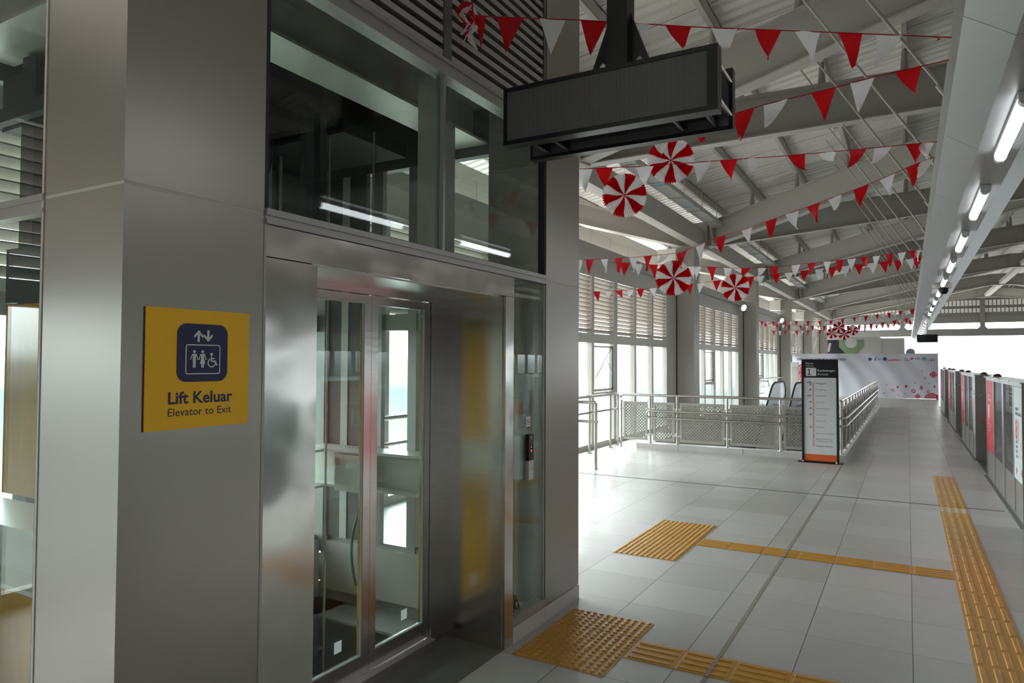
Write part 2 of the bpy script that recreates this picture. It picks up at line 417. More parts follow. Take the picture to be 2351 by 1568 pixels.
# ------------------------------------------------------------------ setting: roof
SL = 0.172
def zb(x): return 4.9 + SL * (x + 4.73)            # underside of rafters, rising to the ridge
RX = 4.95
def roof_z(x): return zb(x if x < RX else 2 * RX - x) + 0.68 + 0.56
prof = []
yy = -16.0; P = 0.25
while yy < 62:
    prof += [(yy, 0), (yy + 0.15, 0), (yy + 0.17, 0.045), (yy + 0.23, 0.045)]; yy += P
prof.append((62, 0))
dk = MB()
for xa, xb in ((-9.4, RX), (RX, 19.3)):
    vs = []
    for y, h in prof: vs += [(xa, y, roof_z(xa) + h), (xb, y, roof_z(xb) + h)]
    dk.add(vs, [(2*i, 2*i+1, 2*i+3, 2*i+2) for i in range(len(prof) - 1)])
for xa, xb in ((-9.4, RX), (RX, 19.3)):            # outer skin of the roof
    dk.ext([(xa, -16, roof_z(xa) + 0.06), (xb, -16, roof_z(xb) + 0.06), (xb, -16, roof_z(xb) + 0.12), (xa, -16, roof_z(xa) + 0.12)], (0, 78, 0))
ceil_ = struct(dk, 'ceiling', DECK)
seam = MB(); y = -15.75
while y < 62:
    for xa, xb in ((-9.3, RX), (RX, 19.2)):
        seam.bar((xa, y + 0.04, roof_z(xa) + 0.001), (xb, y + 0.04, roof_z(xb) + 0.001), 0.008, 0.008)
    y += 1.0
seam.build('sheet_seam', JOINT, ceil_)
pxs = [-8.05, -6.9, -5.75, -4.6, -3.45, -2.3, -1.15, 0.0, 1.15, 2.3, 3.45, 4.5]
for x in pxs + [2 * RX - q for q in pxs]:
    z = roof_z(x)
    MB().box(x - 0.035, x + 0.035, -16, 62, z - 0.20, z - 0.185).box(x + 0.02, x + 0.035, -16, 62, z - 0.19, z - 0.003).box(x - 0.035, x + 0.035, -16, 62, z - 0.018, z - 0.003).build('purlin', PAINT, ceil_)
    # (a C-shaped purlin: two flanges and a web)

# ------------------------------------------------------------------ setting: left window wall, one bay per column spacing
XW = -5.58
def window_bay(n, y0, glass=True):
    f = MB(); L = 7.62; k = 6; q = L / k
    f.box(XW - 0.10, XW, y0 - 0.03, y0 + L + 0.03, 0, 0.10)
    f.box(XW - 0.10, XW + 0.036, y0 - 0.05, y0 + L + 0.05, 2.15, 2.34)
    f.box(XW - 0.10, XW + 0.034, y0 - 0.05, y0 + L + 0.05, 3.50, 3.578)
    for i in range(k + 1):
        wd = 0.10 if i in (0, 3, 6) else 0.065
        f.box(XW - 0.095, XW + 0.024, y0 + i * q - wd, y0 + i * q + wd, 0.09, 3.51)
    w_ = f.build('window_%d' % n, PAINTL, None, 'structure')
    for i in range(k):
        ya, yb = y0 + i * q + 0.07, y0 + (i + 1) * q - 0.07
        if i == 2:      # top-hung opening light above a fixed one
            MB().box(XW - 0.10, XW + 0.01, ya, yb, 1.05, 1.13).build('transom', PAINTL, w_)
            sa = MB(); a = 0.30
            def tp(y, d): return Vector((XW - 0.05 - math.sin(a) * d * 0.0, y, 2.12 - d))
            sa.box(XW - 0.07, XW - 0.01, ya + 0.03, yb - 0.03, 2.06, 2.10).box(XW - 0.07, XW - 0.01, ya + 0.03, yb - 0.03, 1.15, 1.20)
            sa.box(XW - 0.07, XW - 0.01, ya + 0.03, ya + 0.08, 1.15, 2.10).box(XW - 0.07, XW - 0.01, yb - 0.08, yb - 0.03, 1.15, 2.10)
            s_ = sa.build('sash', FRAME, w_)
            if glass: MB().box(XW - 0.048, XW - 0.040, ya + 0.08, yb - 0.08, 1.20, 2.06).build('pane', GLASSW, s_)
            MB().bar((XW - 0.0, yb - 0.12, 2.08), (XW - 0.0, ya + 0.12, 1.42), 0.012, 0.02).bar((XW - 0.0, yb - 0.40, 1.83), (XW - 0.0, yb - 0.06, 1.50), 0.012, 0.016).build('stay_arm', PAINT, s_)
            if glass: MB().box(XW - 0.055, XW - 0.047, ya, yb, 0.10, 1.05).build('pane', GLASSW, w_)
        elif glass:
            MB().box(XW - 0.055, XW - 0.047, ya, yb, 0.10, 2.15).build('pane', GLASSW, w_)
        lv = MB(); z = 2.36
        while z < 3.46:
            lv.add([(XW - 0.09, ya, z), (XW - 0.09, yb, z), (XW + 0.0, yb, z + 0.06), (XW + 0.0, ya, z + 0.06),
                    (XW - 0.09, ya, z + 0.010), (XW - 0.09, yb, z + 0.010), (XW + 0.0, yb, z + 0.072), (XW + 0.0, ya, z + 0.072)],
                   [(0,1,2,3),(7,6,5,4),(3,2,6,7),(0,4,5,1),(0,3,7,4),(1,5,6,2)])
            z += 0.088
        lv.build('louvre_panel', LOUV, w_)
    return w_
for n, k in enumerate((-3, -2, -1, 0, 1, 2, 3, 4)):
    window_bay(n + 1, 10.58 + 9 * k)
pier = MB(); head = MB(); girt = MB()
for k in range(-3, 6):
    y0 = 18.30 + 9 * k - 9
    pier.box(XW - 0.10, XW + 0.02, y0, y0 + 1.28, 0, 3.9)
struct(pier, 'wall_left', PAINTL)
struct(MB().box(XW - 0.10, XW, -16, 56, 3.58, 3.90), 'trim_6', PAINTL)
struct(MB().box(XW - 0.06, XW + 0.12, -16, 56, 3.90, 4.12), 'trim_7', PAINT)
fas = MB().box(-6.3, -6.2, -16, 56, 4.25, 4.75)
struct(MB().box(-7.1, -7.0, -16, 56, 4.35, 5.35), 'trim_10', PAINT)
fas_o = struct(fas, 'trim_8', PAINTL)
fj = MB(); y = -15.5
while y < 56: fj.box(-6.2, -6.197, y - 0.006, y + 0.006, 4.25, 4.75); y += 1.2
fj.build('panel_seam', PAINT, fas_o)

# ------------------------------------------------------------------ setting: right side beyond the track, and the far end
XR = 15.4
rw = MB().box(XR, XR + 0.12, -16, 62, 0, 0.15).box(XR, XR + 0.12, -16, 62, 2.15, 2.34).box(XR, XR + 0.12, -16, 62, 3.58, 5.4).box(XR + 0.10, XR + 0.13, -16, 62, 2.3, 3.6)
y = -15.4
while y < 62: rw.box(XR, XR + 0.12, y - 0.08, y + 0.08, 0, 3.6); y += 1.27
z = 2.36
while z < 3.55:
    rw.box(XR + 0.02, XR + 0.09, -16, 62, z, z + 0.065); z += 0.088
struct(rw, 'wall_right', PAINT)
struct(MB().box(-9.4, 19.3, -16.1, -16, -1.5, 8.2), 'wall_light_block', pmat('unseen light blocking wall', (0.16, 0.155, 0.15), 0.7))  # added unseen wall, dark, holding back light from behind the camera
struct(MB().box(-5.7, -1.72, 57.0, 57.15, 0, 3.65).box(-1.72, -0.17, 57.0, 57.15, 0, 3.55).box(-1.80, -1.65, 56.97, 57.0, 0, 3.62), 'wall_far', GREYP)

# ------------------------------------------------------------------ structural steel
cols_y = [9.97 + 9 * k for k in range(6)]
ordn = ['nearest', 'second', 'third', 'fourth', 'fifth', 'farthest']
TR = {0: (4.4, 7.9, zb(4.4))}
def rafter(name, p0, p1, label, cat='beam'):
    t = thing(name, label, cat, (p0[0], p0[1], p0[2]))
    MB().ibeam(p0, p1, 0.24, 0.68).build('girder', PAINT, t)
    d = (Vector(p1) - Vector(p0)); Z = Vector((0, 0, 1))
    a = Vector(p0) + d.normalized() * 0.18; c = Vector(p0) + d.normalized() * 0.21
    sp = MB().bar(a + Z * 0.34, c + Z * 0.34, 0.26, 0.74).bar(c + Z * 0.34, c + d.normalized() * 0.03 + Z * 0.34, 0.26, 0.74).build('splice_plate', PAINT, t)
    bl = MB(); side = d.normalized().cross(Z)
    for i in range(6):
        for sg in (-1, 1):
            q = a + side * sg * 0.09 + Z * (0.08 + 0.105 * i)
            bl.cyl(q - d.normalized() * 0.03, q + d.normalized() * 0.10, 0.016, 8)
            bl.bar(a - d.normalized() * 0.0 + side * sg * 0.07 + Z * (0.06 + 0.105 * i), a + d.normalized() * 0.09 + side * sg * 0.07 + Z * (0.06 + 0.105 * i), 0.10, 0.012)
    bl.build('bolts', PAINT, sp)
    # small posts that carry the purlins
    for x in pxs:
        lo, hi = min(p0[0], p1[0]), max(p0[0], p1[0])
        xx = x if p0[0] < RX else 2 * RX - x
        if lo + 0.25 < xx < hi - 0.05:
            q = Vector(p0) + d * ((xx - p0[0]) / d.x); zt = roof_z(xx) - 0.20; zl = q.z + 0.68
            MB().ext([(q.x - 0.06, q.y, zl), (q.x + 0.06, q.y, zl), (q.x + 0.035, q.y, zt), (q.x - 0.035, q.y, zt)], (0, 0.012, 0)).box(q.x - 0.06, q.x + 0.06, q.y - 0.05, q.y + 0.06, zl, zl + 0.012).box(q.x - 0.008, q.x + 0.008, q.y - 0.05, q.y, zl, zt).build('purlin_cleat', PAINT, t)
    return t
for i, yc in enumerate(cols_y):
    t = thing('steel_column', 'grey painted box column on the window side, %s of the visible row' % ordn[i], 'column', (-5.28, yc + 0.28, 0))
    MB().box(-5.52, -5.06, yc, yc + 0.57, 0, 5.56).build('shaft', PAINT, t)
    MB().box(-5.54, -4.74, yc + 0.16, yc + 0.41, 4.86, 5.60).build('bracket', PAINT, t)
    MB().box(-5.55, -5.03, yc - 0.04, yc + 0.61, 4.20, 4.22).build('collar_plate', PAINT, t)
    yb = yc + 0.285
    rafter('roof_girder', (-4.73, yb, 4.9), (4.4, yb + 4.5, zb(4.4)), 'roof girder fanning away from the camera off the %s column' % ordn[i])
    e = TR.get(i, (4.4, yb - 4.5, zb(4.4)))
    rafter('roof_girder', (-4.73, yb, 4.9), e, 'roof girder slanting toward the camera off the %s column' % ordn[i])
    if i >= 1:
        rafter('roof_girder', (2*RX + 4.73, yb, 4.9), (5.5, yb + 4.5, zb(4.4)), 'far-side roof girder right of the duct, running away, frame level with %s column' % ordn[i])
        rafter('roof_girder', (2*RX + 4.73, yb, 4.9), (5.5, yb - 4.5, zb(4.4)), 'far-side roof girder right of the duct, running nearer, frame level with %s column' % ordn[i])
    # ridge piece between the paired girder ends
    yr = yb + 4.5
    tag(MB().ibeam((4.36, yr, zb(4.4)), (5.54, yr, zb(4.4)), 0.34, 0.68).build('ridge_joint', PAINT), 'short horizontal ridge piece joining two girder ends, %s of the row' % ordn[i], 'beam')
    if i < 5:
        tag(MB().box(4.80, 5.10, yr + 0.1, yr + 8.9, zb(4.4) + 0.05, zb(4.4) + 0.25).build('ridge_beam', PAINTL), 'pale ridge beam along the roof apex, %s span' % ordn[i], 'beam')
    # eaves beam to the next column toward the camera
    y0 = yc - 9 + 0.58
    tag(MB().box(-5.04, -4.78, y0, yc - 0.01, 4.88, 4.90).box(-5.04, -4.78, y0, yc - 0.01, 5.33, 5.35).box(-4.80, -4.78, y0, yc - 0.01, 4.90, 5.33).box(-5.04, -5.02, y0, yc - 0.01, 4.90, 5.33).build('eaves_beam', PAINT), 'deep grey eaves beam running into the near side of the %s column' % ordn[i], 'beam')
    # outrigger toward the eaves outside
    tag(MB().ibeam((-5.30, yc - 0.03, 4.9), (-6.55, yc - 4.5, 4.9), 0.20, 0.5).build('eaves_outrigger', PAINTL), 'pale outrigger girder running outside over the window wall at the %s column' % ordn[i], 'beam')
    if i >= 1:
        bx = thing('equipment_box', 'white metal box high on the %s window-side column' % ordn[i], 'box', (-5.7, yc - 0.16, 4.38))
        MB().box(-5.98, -5.47, yc - 0.33, yc - 0.005, 4.36, 4.86).build('case', BOXW, bx)
        MB().cyl((-5.7, yc - 0.17, 4.86), (-5.7, yc - 0.17, 5.0), 0.06, 12).build('gland', STEELP, bx)
    if i in (1, 2, 3):
        fd = thing('floodlight', 'round white floodlight on the girt beside the %s column' % ordn[i], 'lamp', (-5.42, yc - 1.2, 3.86))
        c = Vector((-5.30, yc - 1.2, 3.80)); d = Vector((0.75, -0.55, -0.35)).normalized()
        MB().tube([c - d * 0.10, c - d * 0.04, c + d * 0.03], [0.04, 0.12, 0.13], 18).build('head', BOXW, fd)
        MB().cyl(c + d * 0.03, c + d * 0.036, 0.115, 18).build('lens', pmat('frosted lens', (0.9, 0.9, 0.88), 0.3, emit=((1, 1, 0.97), 0.8)), fd)
        MB().bar((-5.46, yc - 1.2, 3.88), c - d * 0.08, 0.03, 0.03).build('arm', STEELP, fd)
# cable tray along the eaves
ty = MB().box(-4.60, -4.28, 5, 50, 5.415, 5.42).box(-4.60, -4.595, 5, 50, 5.42, 5.52).box(-4.285, -4.28, 5, 50, 5.42, 5.52)
ct = thing('cable_tray', 'perforated galvanised cable tray hung beside the eaves beam', 'cable tray', (-4.44, 5, 5.415))
ty.build('tray', PERFT, ct)
y = 6.2
hg = MB()
while y < 50:
    MB().cyl((-4.26, y, 5.36), (-4.26, y, 5.97), 0.008, 6).box(-4.62, -4.25, y - 0.015, y + 0.015, 5.395, 5.413).build('hanger', STEELP, ct); y += 1.5
for y in (8.4, 13.9, 16.2, 24.5, 27.2): MB().box(-4.603, -4.277, y, y + 0.05, 5.412, 5.5205).build('blue_tape', CYANP, ct, label='light blue tape band')

PAINT_BACKLIT = pmat('gable steel darkened for backlight', (0.20, 0.20, 0.195), 0.5)  # backlit shade of the gable put into its steel colour
# far gable frame
gf = thing('gable_frame', 'grey gable frame with horizontal beams closing the far end of the roof', 'frame', (4.95, 62, 0))
MB().box(-9, 19, 61.9, 62.2, 3.80, 4.34).build('lower_beam', PAINT_BACKLIT, gf)
MB().box(-9, 19, 61.95, 62.15, 4.78, 5.30).build('upper_beam', PAINT_BACKLIT, gf)
for x in (-0.33, 4.85, 10.0):
    MB().box(x - 0.16, x + 0.16, 61.86, 62.2, 4.33, 6.6).ext([(x - 0.32, 61.88, 4.33), (x + 0.32, 61.88, 4.33), (x + 0.16, 61.88, 4.5), (x - 0.16, 61.88, 4.5)], (0, 0.3, 0)).build('king_post', PAINT_BACKLIT, gf)
MB().ext([(-9, 62.0, 5.3), (19, 62.0, 5.3), (19, 62.0, roof_z(19)), (RX, 62.0, roof_z(RX)), (-9, 62.0, roof_z(-9))], (0, 0.08, 0)).build('gable_sheet', PAINT_BACKLIT, gf)
for za, zb_ in ((5.55, 5.85), (6.05, 6.45)):
    q = MB(); x = -1.0 if za > 6 else -6.0
    while x < (11 if za > 6 else 16): q.box(x, x + 0.19, 61.92, 61.99, za, zb_); x += 0.25
    q.build('ribbed_strip', DECK, gf)

# ------------------------------------------------------------------ lift enclosure
XF = -2.165
XD = -2.62
lift = thing('lift_enclosure', 'glass and grey metal lift enclosure with stainless portal, left foreground', 'lift', (XF, 3.07, 0))
def pillar(y0, y1, zj, x1=-2.635):
    g = 0.006
    p = MB().box(x1, XF, y0, y1, 0.0 if y0 < 2 else 0.102, zj - g).box(x1, XF, y0, y1, zj + g, 5.3).build('corner_pillar', PANEL, lift)
    MB().box(x1 + 0.0015, XF - 0.0015, y0 + 0.0015, y1 - 0.0015, zj - g, zj + g).build('panel_joint', PAINTL, p)  # pale colour paints the light caught along the joint
    return p
pillar(1.306, 1.862, 2.337)
pillar(4.286, 4.838, 2.322)
MB().box(XF - 0.004, XF + 0.002, 1.862, 1.874, 0, 2.36).build('edge_trim', FRAME, lift)
# back posts and structure of the cage
for (x0, x1, y0, y1) in ((-4.74, -4.60, 1.306, 1.45), (-4.74, -4.60, 4.66, 4.80), (-4.74, -4.60, 3.0, 3.12), (-3.70, -3.61, 4.72, 4.80)):
    MB().box(x0, x1, y0, y1, 0.05, 5.3).build('cage_post', FRAME, lift)
MB().box(-2.80, -2.64, 3.66, 3.86, 2.36, 5.2).build('cage_post', PAINT, lift)
MB().box(-2.80, -2.64, 1.95, 2.13, 0.0, 5.2).build('cage_post', DARK, lift)
# stainless portal: left jamb, right jamb, header, linings
MB().box(-2.60, XF, 1.874, 2.146, 0, 2.170).build('portal_jamb', STEEL, lift)
MB().box(-2.60, XF, 3.735, 3.834, 0, 2.172).build('portal_jamb', STEEL, lift)
MB().box(-2.60, XF + 0.002, 1.874, 3.836, 2.174, 2.297).build('portal_header', STEEL, lift)
rv = MB().box(-2.60, -2.185, 3.729, 3.7345, 0.004, 2.172)
rv.build('reveal_lining', STEELD, lift)
MB().box(-2.60, -2.2, 2.147, 3.734, 2.168, 2.1735).build('soffit_lining', STEELP, lift)
# door frame and leaves
MB().box(-2.64, -2.60, 2.146, 2.46, 0.0, 2.173).box(-2.64, -2.60, 3.574, 3.734, 0.0, 2.173).box(-2.64, -2.60, 2.46, 3.574, 2.137, 2.173).build('door_frame', STEELD, lift)
MB().box(-2.66, -2.56, 2.46, 3.574, 0.0, 0.045).build('door_sill', STEELP, lift)
for ya, yb in ((2.463, 3.0145), (3.0165, 3.570)):
    d = MB().box(-2.655, XD, ya, ya + 0.055, 0.150, 2.085).box(-2.655, XD, yb - 0.057, yb, 0.150, 2.085).box(-2.655, XD, ya, yb, 0.05, 0.150).box(-2.655, XD, ya, yb, 2.085, 2.133).build('door_leaf', STEELD, lift)
    MB().box(-2.645, -2.633, ya + 0.055, yb - 0.057, 0.150, 2.085).build('door_glass', GLASS, d)
    MB().box(-2.632, -2.624, ya + 0.055, yb - 0.057, 0.150, 0.157).box(-2.632, -2.624, yb - 0.066, yb - 0.057, 0.157, 2.085).build('gasket', GASK, d)
    MB().box(-2.632, -2.631, yb - 0.255, yb - 0.20, 0.225, 0.285).build('sticker', WHITE, d)
# side light beside the portal
MB().box(-2.20, XF - 0.006, 3.836, 3.850, 0.10, 2.297).box(-2.20, XF - 0.006, 4.266, 4.284, 0.06, 2.297).build('side_light_frame', FRAME, lift)
MB().box(-2.19, -2.178, 3.850, 4.266, 0.055, 2.30).build('side_glass', GLASS, lift)
MB().box(-2.25, XF, 3.836, 4.284, 0.105, 0.150).box(-2.25, XF + 0.003, 3.836, 4.284, 0.115, 0.120).build('sill_rail', FRAME, lift)
MB().box(-2.42, -2.36, 4.14, 4.20, 0.02, 2.29).build('inner_stud', FRAME, lift)
MB().box(-2.40, -2.37, 3.985, 4.01, 0.02, 2.29).build('inner_stud', PAINTL, lift)
MB().box(-2.56, -2.25, 3.84, 4.28, 0.0, 0.10).build('inner_sill', TILEK, lift)
sk = MB().box(-2.26, XF + 0.004, 3.836, 4.283, 0.0, 0.100).box(-2.635, XF + 0.004, 4.287, 4.842, 0.0, 0.098)
sk.build('skirting_tile', TILEK, lift)
# rails and upper glazing
MB().box(-2.25, XF + 0.012, 1.866, 4.284, 2.300, 2.318).box(-2.25, XF + 0.004, 1.866, 4.284, 2.318, 2.334).box(-2.25, XF + 0.012, 1.866, 4.284, 2.334, 2.360).build('transom_rail', FRAME, lift)
MB().box(-2.25, XF, 1.866, 4.284, 3.325, 3.345).box(-2.25, XF - 0.012, 1.866, 4.284, 3.345, 3.395).box(-2.25, XF, 1.866, 4.284, 3.395, 3.415).build('head_rail', FRAME, lift)
MB().box(-2.22, XF - 0.003, 3.060, 3.078, 2.36, 3.33).build('mullion', FRAME, lift)
MB().box(-2.205, -2.193, 1.880, 3.060, 2.355, 3.33).build('upper_glass', GLASS, lift)
MB().box(-2.205, -2.193, 3.078, 4.270, 2.355, 3.33).build('upper_glass', GLASS, lift)
MB().box(-2.22, XF - 0.004, 1.866, 1.884, 2.36, 3.33).box(-2.22, XF - 0.004, 4.268, 4.284, 2.36, 3.33).build('glazing_bead', DARK, lift)
for ya, yb in ((1.90, 3.06), (3.135, 4.25)):
    lv = MB(); z = 3.425
    while z < 5.2:
        lv.add([(XF - 0.09, ya, z + 0.030), (XF - 0.09, yb, z + 0.030), (XF - 0.012, yb, z), (XF - 0.012, ya, z),
                (XF - 0.09, ya, z + 0.036), (XF - 0.09, yb, z + 0.036), (XF - 0.012, yb, z + 0.034), (XF - 0.012, ya, z + 0.034)],
               [(0,1,2,3),(7,6,5,4),(3,2,6,7),(0,4,5,1),(0,3,7,4),(1,5,6,2)])
        z += 0.066
    lv.build('louvre_panel', LOUVD, lift)
LPOST = pmat('dark louvre post', (0.12, 0.12, 0.11), 0.5)
for ya, yb in ((3.06, 3.135), (4.25, 4.284), (1.866, 1.90)): MB().box(-2.25, XF - 0.004, ya, yb, 3.415, 5.3).build('louvre_post', LPOST, lift)
# dark cladding on three sides, plus added shade sheets inside slats and rear glass
for bx in ((-4.74, -4.66, 1.36, 4.70, 3.42, 5.3), (-4.66, -2.64, 4.70, 4.78, 3.42, 5.3), (-4.71, -4.69, 2.75, 4.64, 2.45, 3.42), (-2.31, -2.28, 1.90, 4.25, 3.42, 5.3), (-4.66, -2.64, 1.32, 1.38, 3.42, 5.3)):
    MB().box(*bx).build('cladding_and_shade_sheet', LPOST, lift)
# glazing of the side facing the camera (left edge of the photo) and of the rear
MB().box(-4.60, -2.64, 1.315, 1.327, 0.05, 2.29).box(-4.60, -2.64, 1.315, 1.327, 2.35, 5.2).build('side_glass', GLASS, lift)
MB().box(-4.74, -2.636, 1.300, 1.345, 2.285, 2.302).box(-4.74, -2.636, 1.306, 1.345, 2.302, 2.328).box(-4.74, -2.636, 1.300, 1.345, 2.328, 2.352).build('transom_rail', FRAME, lift)
MB().box(-2.662, -2.648, 1.309, 1.345, 0.0, 5.3).build('glazing_bead', DARK, lift)
MB().box(-2.648, -2.6352, 1.303, 1.345, 0.0, 5.3).build('edge_trim', PAINTL, lift)
MB().box(-4.725, -4.713, 1.45, 4.66, 0.19, 5.2).build('rear_glass', GLASS, lift)
MB().box(-4.60, -2.64, 4.755, 4.767, 0.19, 5.2).build('end_glass', GLASS, lift)
MB().box(-4.74, -4.68, 1.45, 4.66, 2.03, 2.17).box(-4.60, -2.64, 4.73, 4.79, 2.03, 2.17).box(-4.60, -2.64, 4.73, 4.79, 0.15, 0.19).box(-4.74, -4.68, 1.45, 4.66, 0.15, 0.19).build('rear_transom', FRAME, lift)
MB().box(-4.74, -4.64, 1.45, 4.66, -0.28, 0.15).box(-4.64, -2.64, 4.68, 4.79, -0.28, 0.15).build('plinth_panel', PAINT, lift)
MB().box(-4.74, -4.40, 1.36, 4.76, -0.42, -0.40).box(-4.74, -2.64, 4.40, 4.76, -0.42, -0.40).box(-4.74, -4.42, 1.36, 4.5, -0.72, -0.70).build('pit_ledge', CONC, lift)
MB().box(-4.74, -2.10, 1.31, 4.84, 5.3, 5.36).build('lid', PAINT, lift)
MB().box(-4.60, -4.43, 4.70, 4.75, 0.19, 3.42).box(-4.35, -4.16, 4.70, 4.75, 0.19, 3.42).build('end_cladding', LPOST, lift)
MB().box(-4.43, -4.35, 4.69, 4.75, 0.19, 3.42).build('cage_post', PAINTL, lift)
MB().box(-4.09, -3.97, 4.70, 4.75, 0.19, 3.42).build('cage_post', FRAME, lift)
# steel inside the shaft
def inner(name, mb, mat, label, cat): return tag(mb.build(name, mat), label, cat)
inner('shaft_beam', MB().box(-3.20, -2.90, 1.36, 4.72, 3.50, 3.52).box(-3.20, -2.90, 1.36, 4.72, 3.80, 3.82).box(-3.06, -3.04, 1.36, 4.72, 3.52, 3.80), BEAMG, 'grey shaft beam behind the upper glass above the lift door', 'beam')
inner('shaft_beam', MB().box(-4.60, -4.30, 2.2, 4.36, 1.00, 1.02).box(-4.60, -4.30, 2.2, 4.36, 0.70, 0.72).box(-4.46, -4.44, 2.2, 4.36, 0.72, 1.00), BEAMG, 'waist-high grey shaft beam along the rear glass of the lift', 'beam')
inner('shaft_beam', MB().box(-4.59, -2.82, 4.40, 4.66, 1.00, 1.02).box(-4.59, -2.82, 4.40, 4.66, 0.70, 0.72).box(-4.59, -2.82, 4.52, 4.54, 0.72, 1.00).box(-4.2, -3.86, 4.385, 4.40, 0.68, 0.98), BEAMG, 'waist-high grey shaft beam across the end glass seen through the right door leaf', 'beam')
inner('shaft_beam', MB().box(-4.59, -2.70, 1.62, 1.94, 1.00, 1.02).box(-4.59, -2.70, 1.62, 1.94, 0.74, 0.76).box(-4.59, -2.70, 1.76, 1.78, 0.76, 1.00), BEAMG, 'grey shaft beam with broad top flange at the left edge of the photo', 'beam')
inner('shaft_beam', MB().box(-4.59, -2.82, 1.78, 2.09, 3.50, 3.52).box(-4.59, -2.82, 1.92, 1.94, 3.52, 3.80).box(-4.59, -2.82, 1.78, 2.09, 3.80, 3.82), BEAMG, 'high grey shaft beam in the top left corner of the photo', 'beam')
inner('guide_post', MB().box(-4.36, -4.22, 2.03, 2.13, -4.4, 3.48), OIL, 'tall dark guide post inside the shaft at the left edge of the photo', 'rail')
for a in (3.66, 3.76): inner('guide_rail', MB().box(-4.25, -4.21, a, a + 0.03, -4.4, 3.352), WIRE, '%s slim guide rail behind the left door leaf' % ('left' if a < 3.7 else 'right'), 'rail')
for a in (3.30, 3.42): inner('guide_rail', MB().box(-3.50, -3.44, a, a + 0.06, 2.3, 3.45), OIL, '%s dark rail behind the upper glass over the door' % ('left' if a < 3.4 else 'right'), 'rail')
inner('plywood_sheet', MB().box(-4.38, -3.0, 1.985, 2.01, 1.03, 2.07), PLY, 'upper yellow plywood sheet standing in the shaft at the left edge', 'board')
inner('plywood_sheet', MB().box(-4.38, -3.0, 1.985, 2.01, -1.2, 0.73), PLY, 'lower yellow plywood sheet in the shaft below the grey beam', 'board')
inner('cover_plate', MB().box(-4.38, -3.0, 1.98, 2.015, 2.08, 2.38), pmat('teal dark plate', (0.03, 0.05, 0.052), 0.4, 0.3), 'dark plate above the yellow plywood in the shaft', 'plate')
inner('bracket_beam', MB().box(-4.52, -3.6, 1.93, 1.98, 3.08, 3.16), OIL, 'dark bracket beam high in the shaft at the left edge', 'beam')
inner('control_box', MB().box(-4.18, -3.7, 2.05, 2.3, 3.16, 3.40).box(-4.62, -4.40, 2.05, 2.6, 3.1, 3.42), OIL, 'dark control box on the bracket beam high in the shaft', 'box')
MBK = pmat('machine black', (0.006, 0.0065, 0.007), 0.75)
inner('drive_unit', MB().box(-4.55, -3.75, 2.75, 3.25, 3.05, 3.46).box(-4.6, -3.4, 3.6, 4.30, 3.36, 3.46).cyl((-4.1, 3.25, 3.2), (-4.1, 3.42, 3.2), 0.2, 20), MBK, 'dark lift machine hanging in the shaft behind the upper glass', 'machine')
inner('wire_rope', MB().cyl((-3.55, 3.62, -4), (-3.55, 3.62, 3.355), 0.008, 6), WIRE, 'left wire rope behind the right door leaf', 'rope')
inner('wire_rope', MB().cyl((-3.30, 3.80, -4), (-3.30, 3.80, 3.4), 0.008, 6), WIRE, 'right wire rope behind the right door leaf', 'rope')
inner('hanging_cable', MB().tube([(-3.98 - 0.18 * math.sin(t * 2.6), 4.62 - 0.1 * t, 0.72 - 0.85 * t) for t in [i / 10 for i in range(11)]], 0.012, 8), GREENC, 'dark green cable curving down inside the shaft', 'cable')
wr = MB()
for i in range(14):
    a = random.uniform(0, 2 * PI); rr = random.uniform(0.05, 0.11); c = Vector((-2.30, 3.98, 0.14))
    pts = [c + Vector((math.cos(a + t) * rr * random.uniform(0.8, 1.1) * 0.9, math.sin(a + t) * rr, 0.03 + 0.05 * math.sin(t * 1.7 + i))) for t in [j * 0.45 for j in range(11)]]
    wr.tube(pts, 0.004, 5)
inner('wire_bundle', wr, RUBBER, 'tangle of black wires lying behind the glass beside the portal', 'wire')
# call panel with its back box
cp = thing('call_panel', 'slim black and steel lift call panel on the glass right of the portal', 'call panel', (XF, 4.06, 1.13))
fx = frame((XF + 0.0, 0, 0), (0, 1, 0), (0, 0, 1))
MB().box(XF - 0.012, XF + 0.012, 4.020, 4.085, 0.995, 1.120).build('steel_plate', STEELP, cp)
MB().box(XF - 0.012, XF + 0.013, 4.020, 4.085, 1.120, 1.290).build('display_glass', pmat('gloss black', (0.008, 0.008, 0.009), 0.12), cp)
MB().box(-2.30, -2.192, 3.97, 4.065, 1.0, 1.28).build('back_box', FIX, cp)
fp = frame((XF + 0.0125, 0, 0), (0, 1, 0), (0, 0, 1))
bt = MB(); rring(bt, fp, 4.036, 4.068, 1.050, 1.084, 0.002, 0.003); bt.poly(fp, [(4.044, 1.072), (4.048, 1.072), (4.052, 1.062), (4.056, 1.072), (4.060, 1.072), (4.0535, 1.058), (4.0505, 1.058)])
bt.build('down_button', INK, cp)
fq = frame((XF + 0.0135, 0, 0), (0, 1, 0), (0, 0, 1))
MB().rect(fq, 4.050, 4.056, 1.205, 1.211, 0.001).rect(fq, 4.048, 4.058, 1.178, 1.190, 0.001).build('indicator', pmat('red indicator', (0.6, 0.01, 0.01), 0.4, emit=((1, 0.02, 0.02), 1.0)), cp)
rg = MB(); rg.ring(fq, 4.053, 1.268, 0.010, 0.008, 0.001); rg.build('call_symbol', INK, cp)
ns = thing('notice_sticker', 'small white and red no smoking sticker on the glass above the call panel', 'sticker', (-2.177, 4.05, 1.34))
fs_ = frame((-2.1775, 0, 0), (0, 1, 0), (0, 0, 1))
MB().rect(fs_, 4.030, 4.085, 1.325, 1.405, 0.001).build('sheet', WHITE, ns)
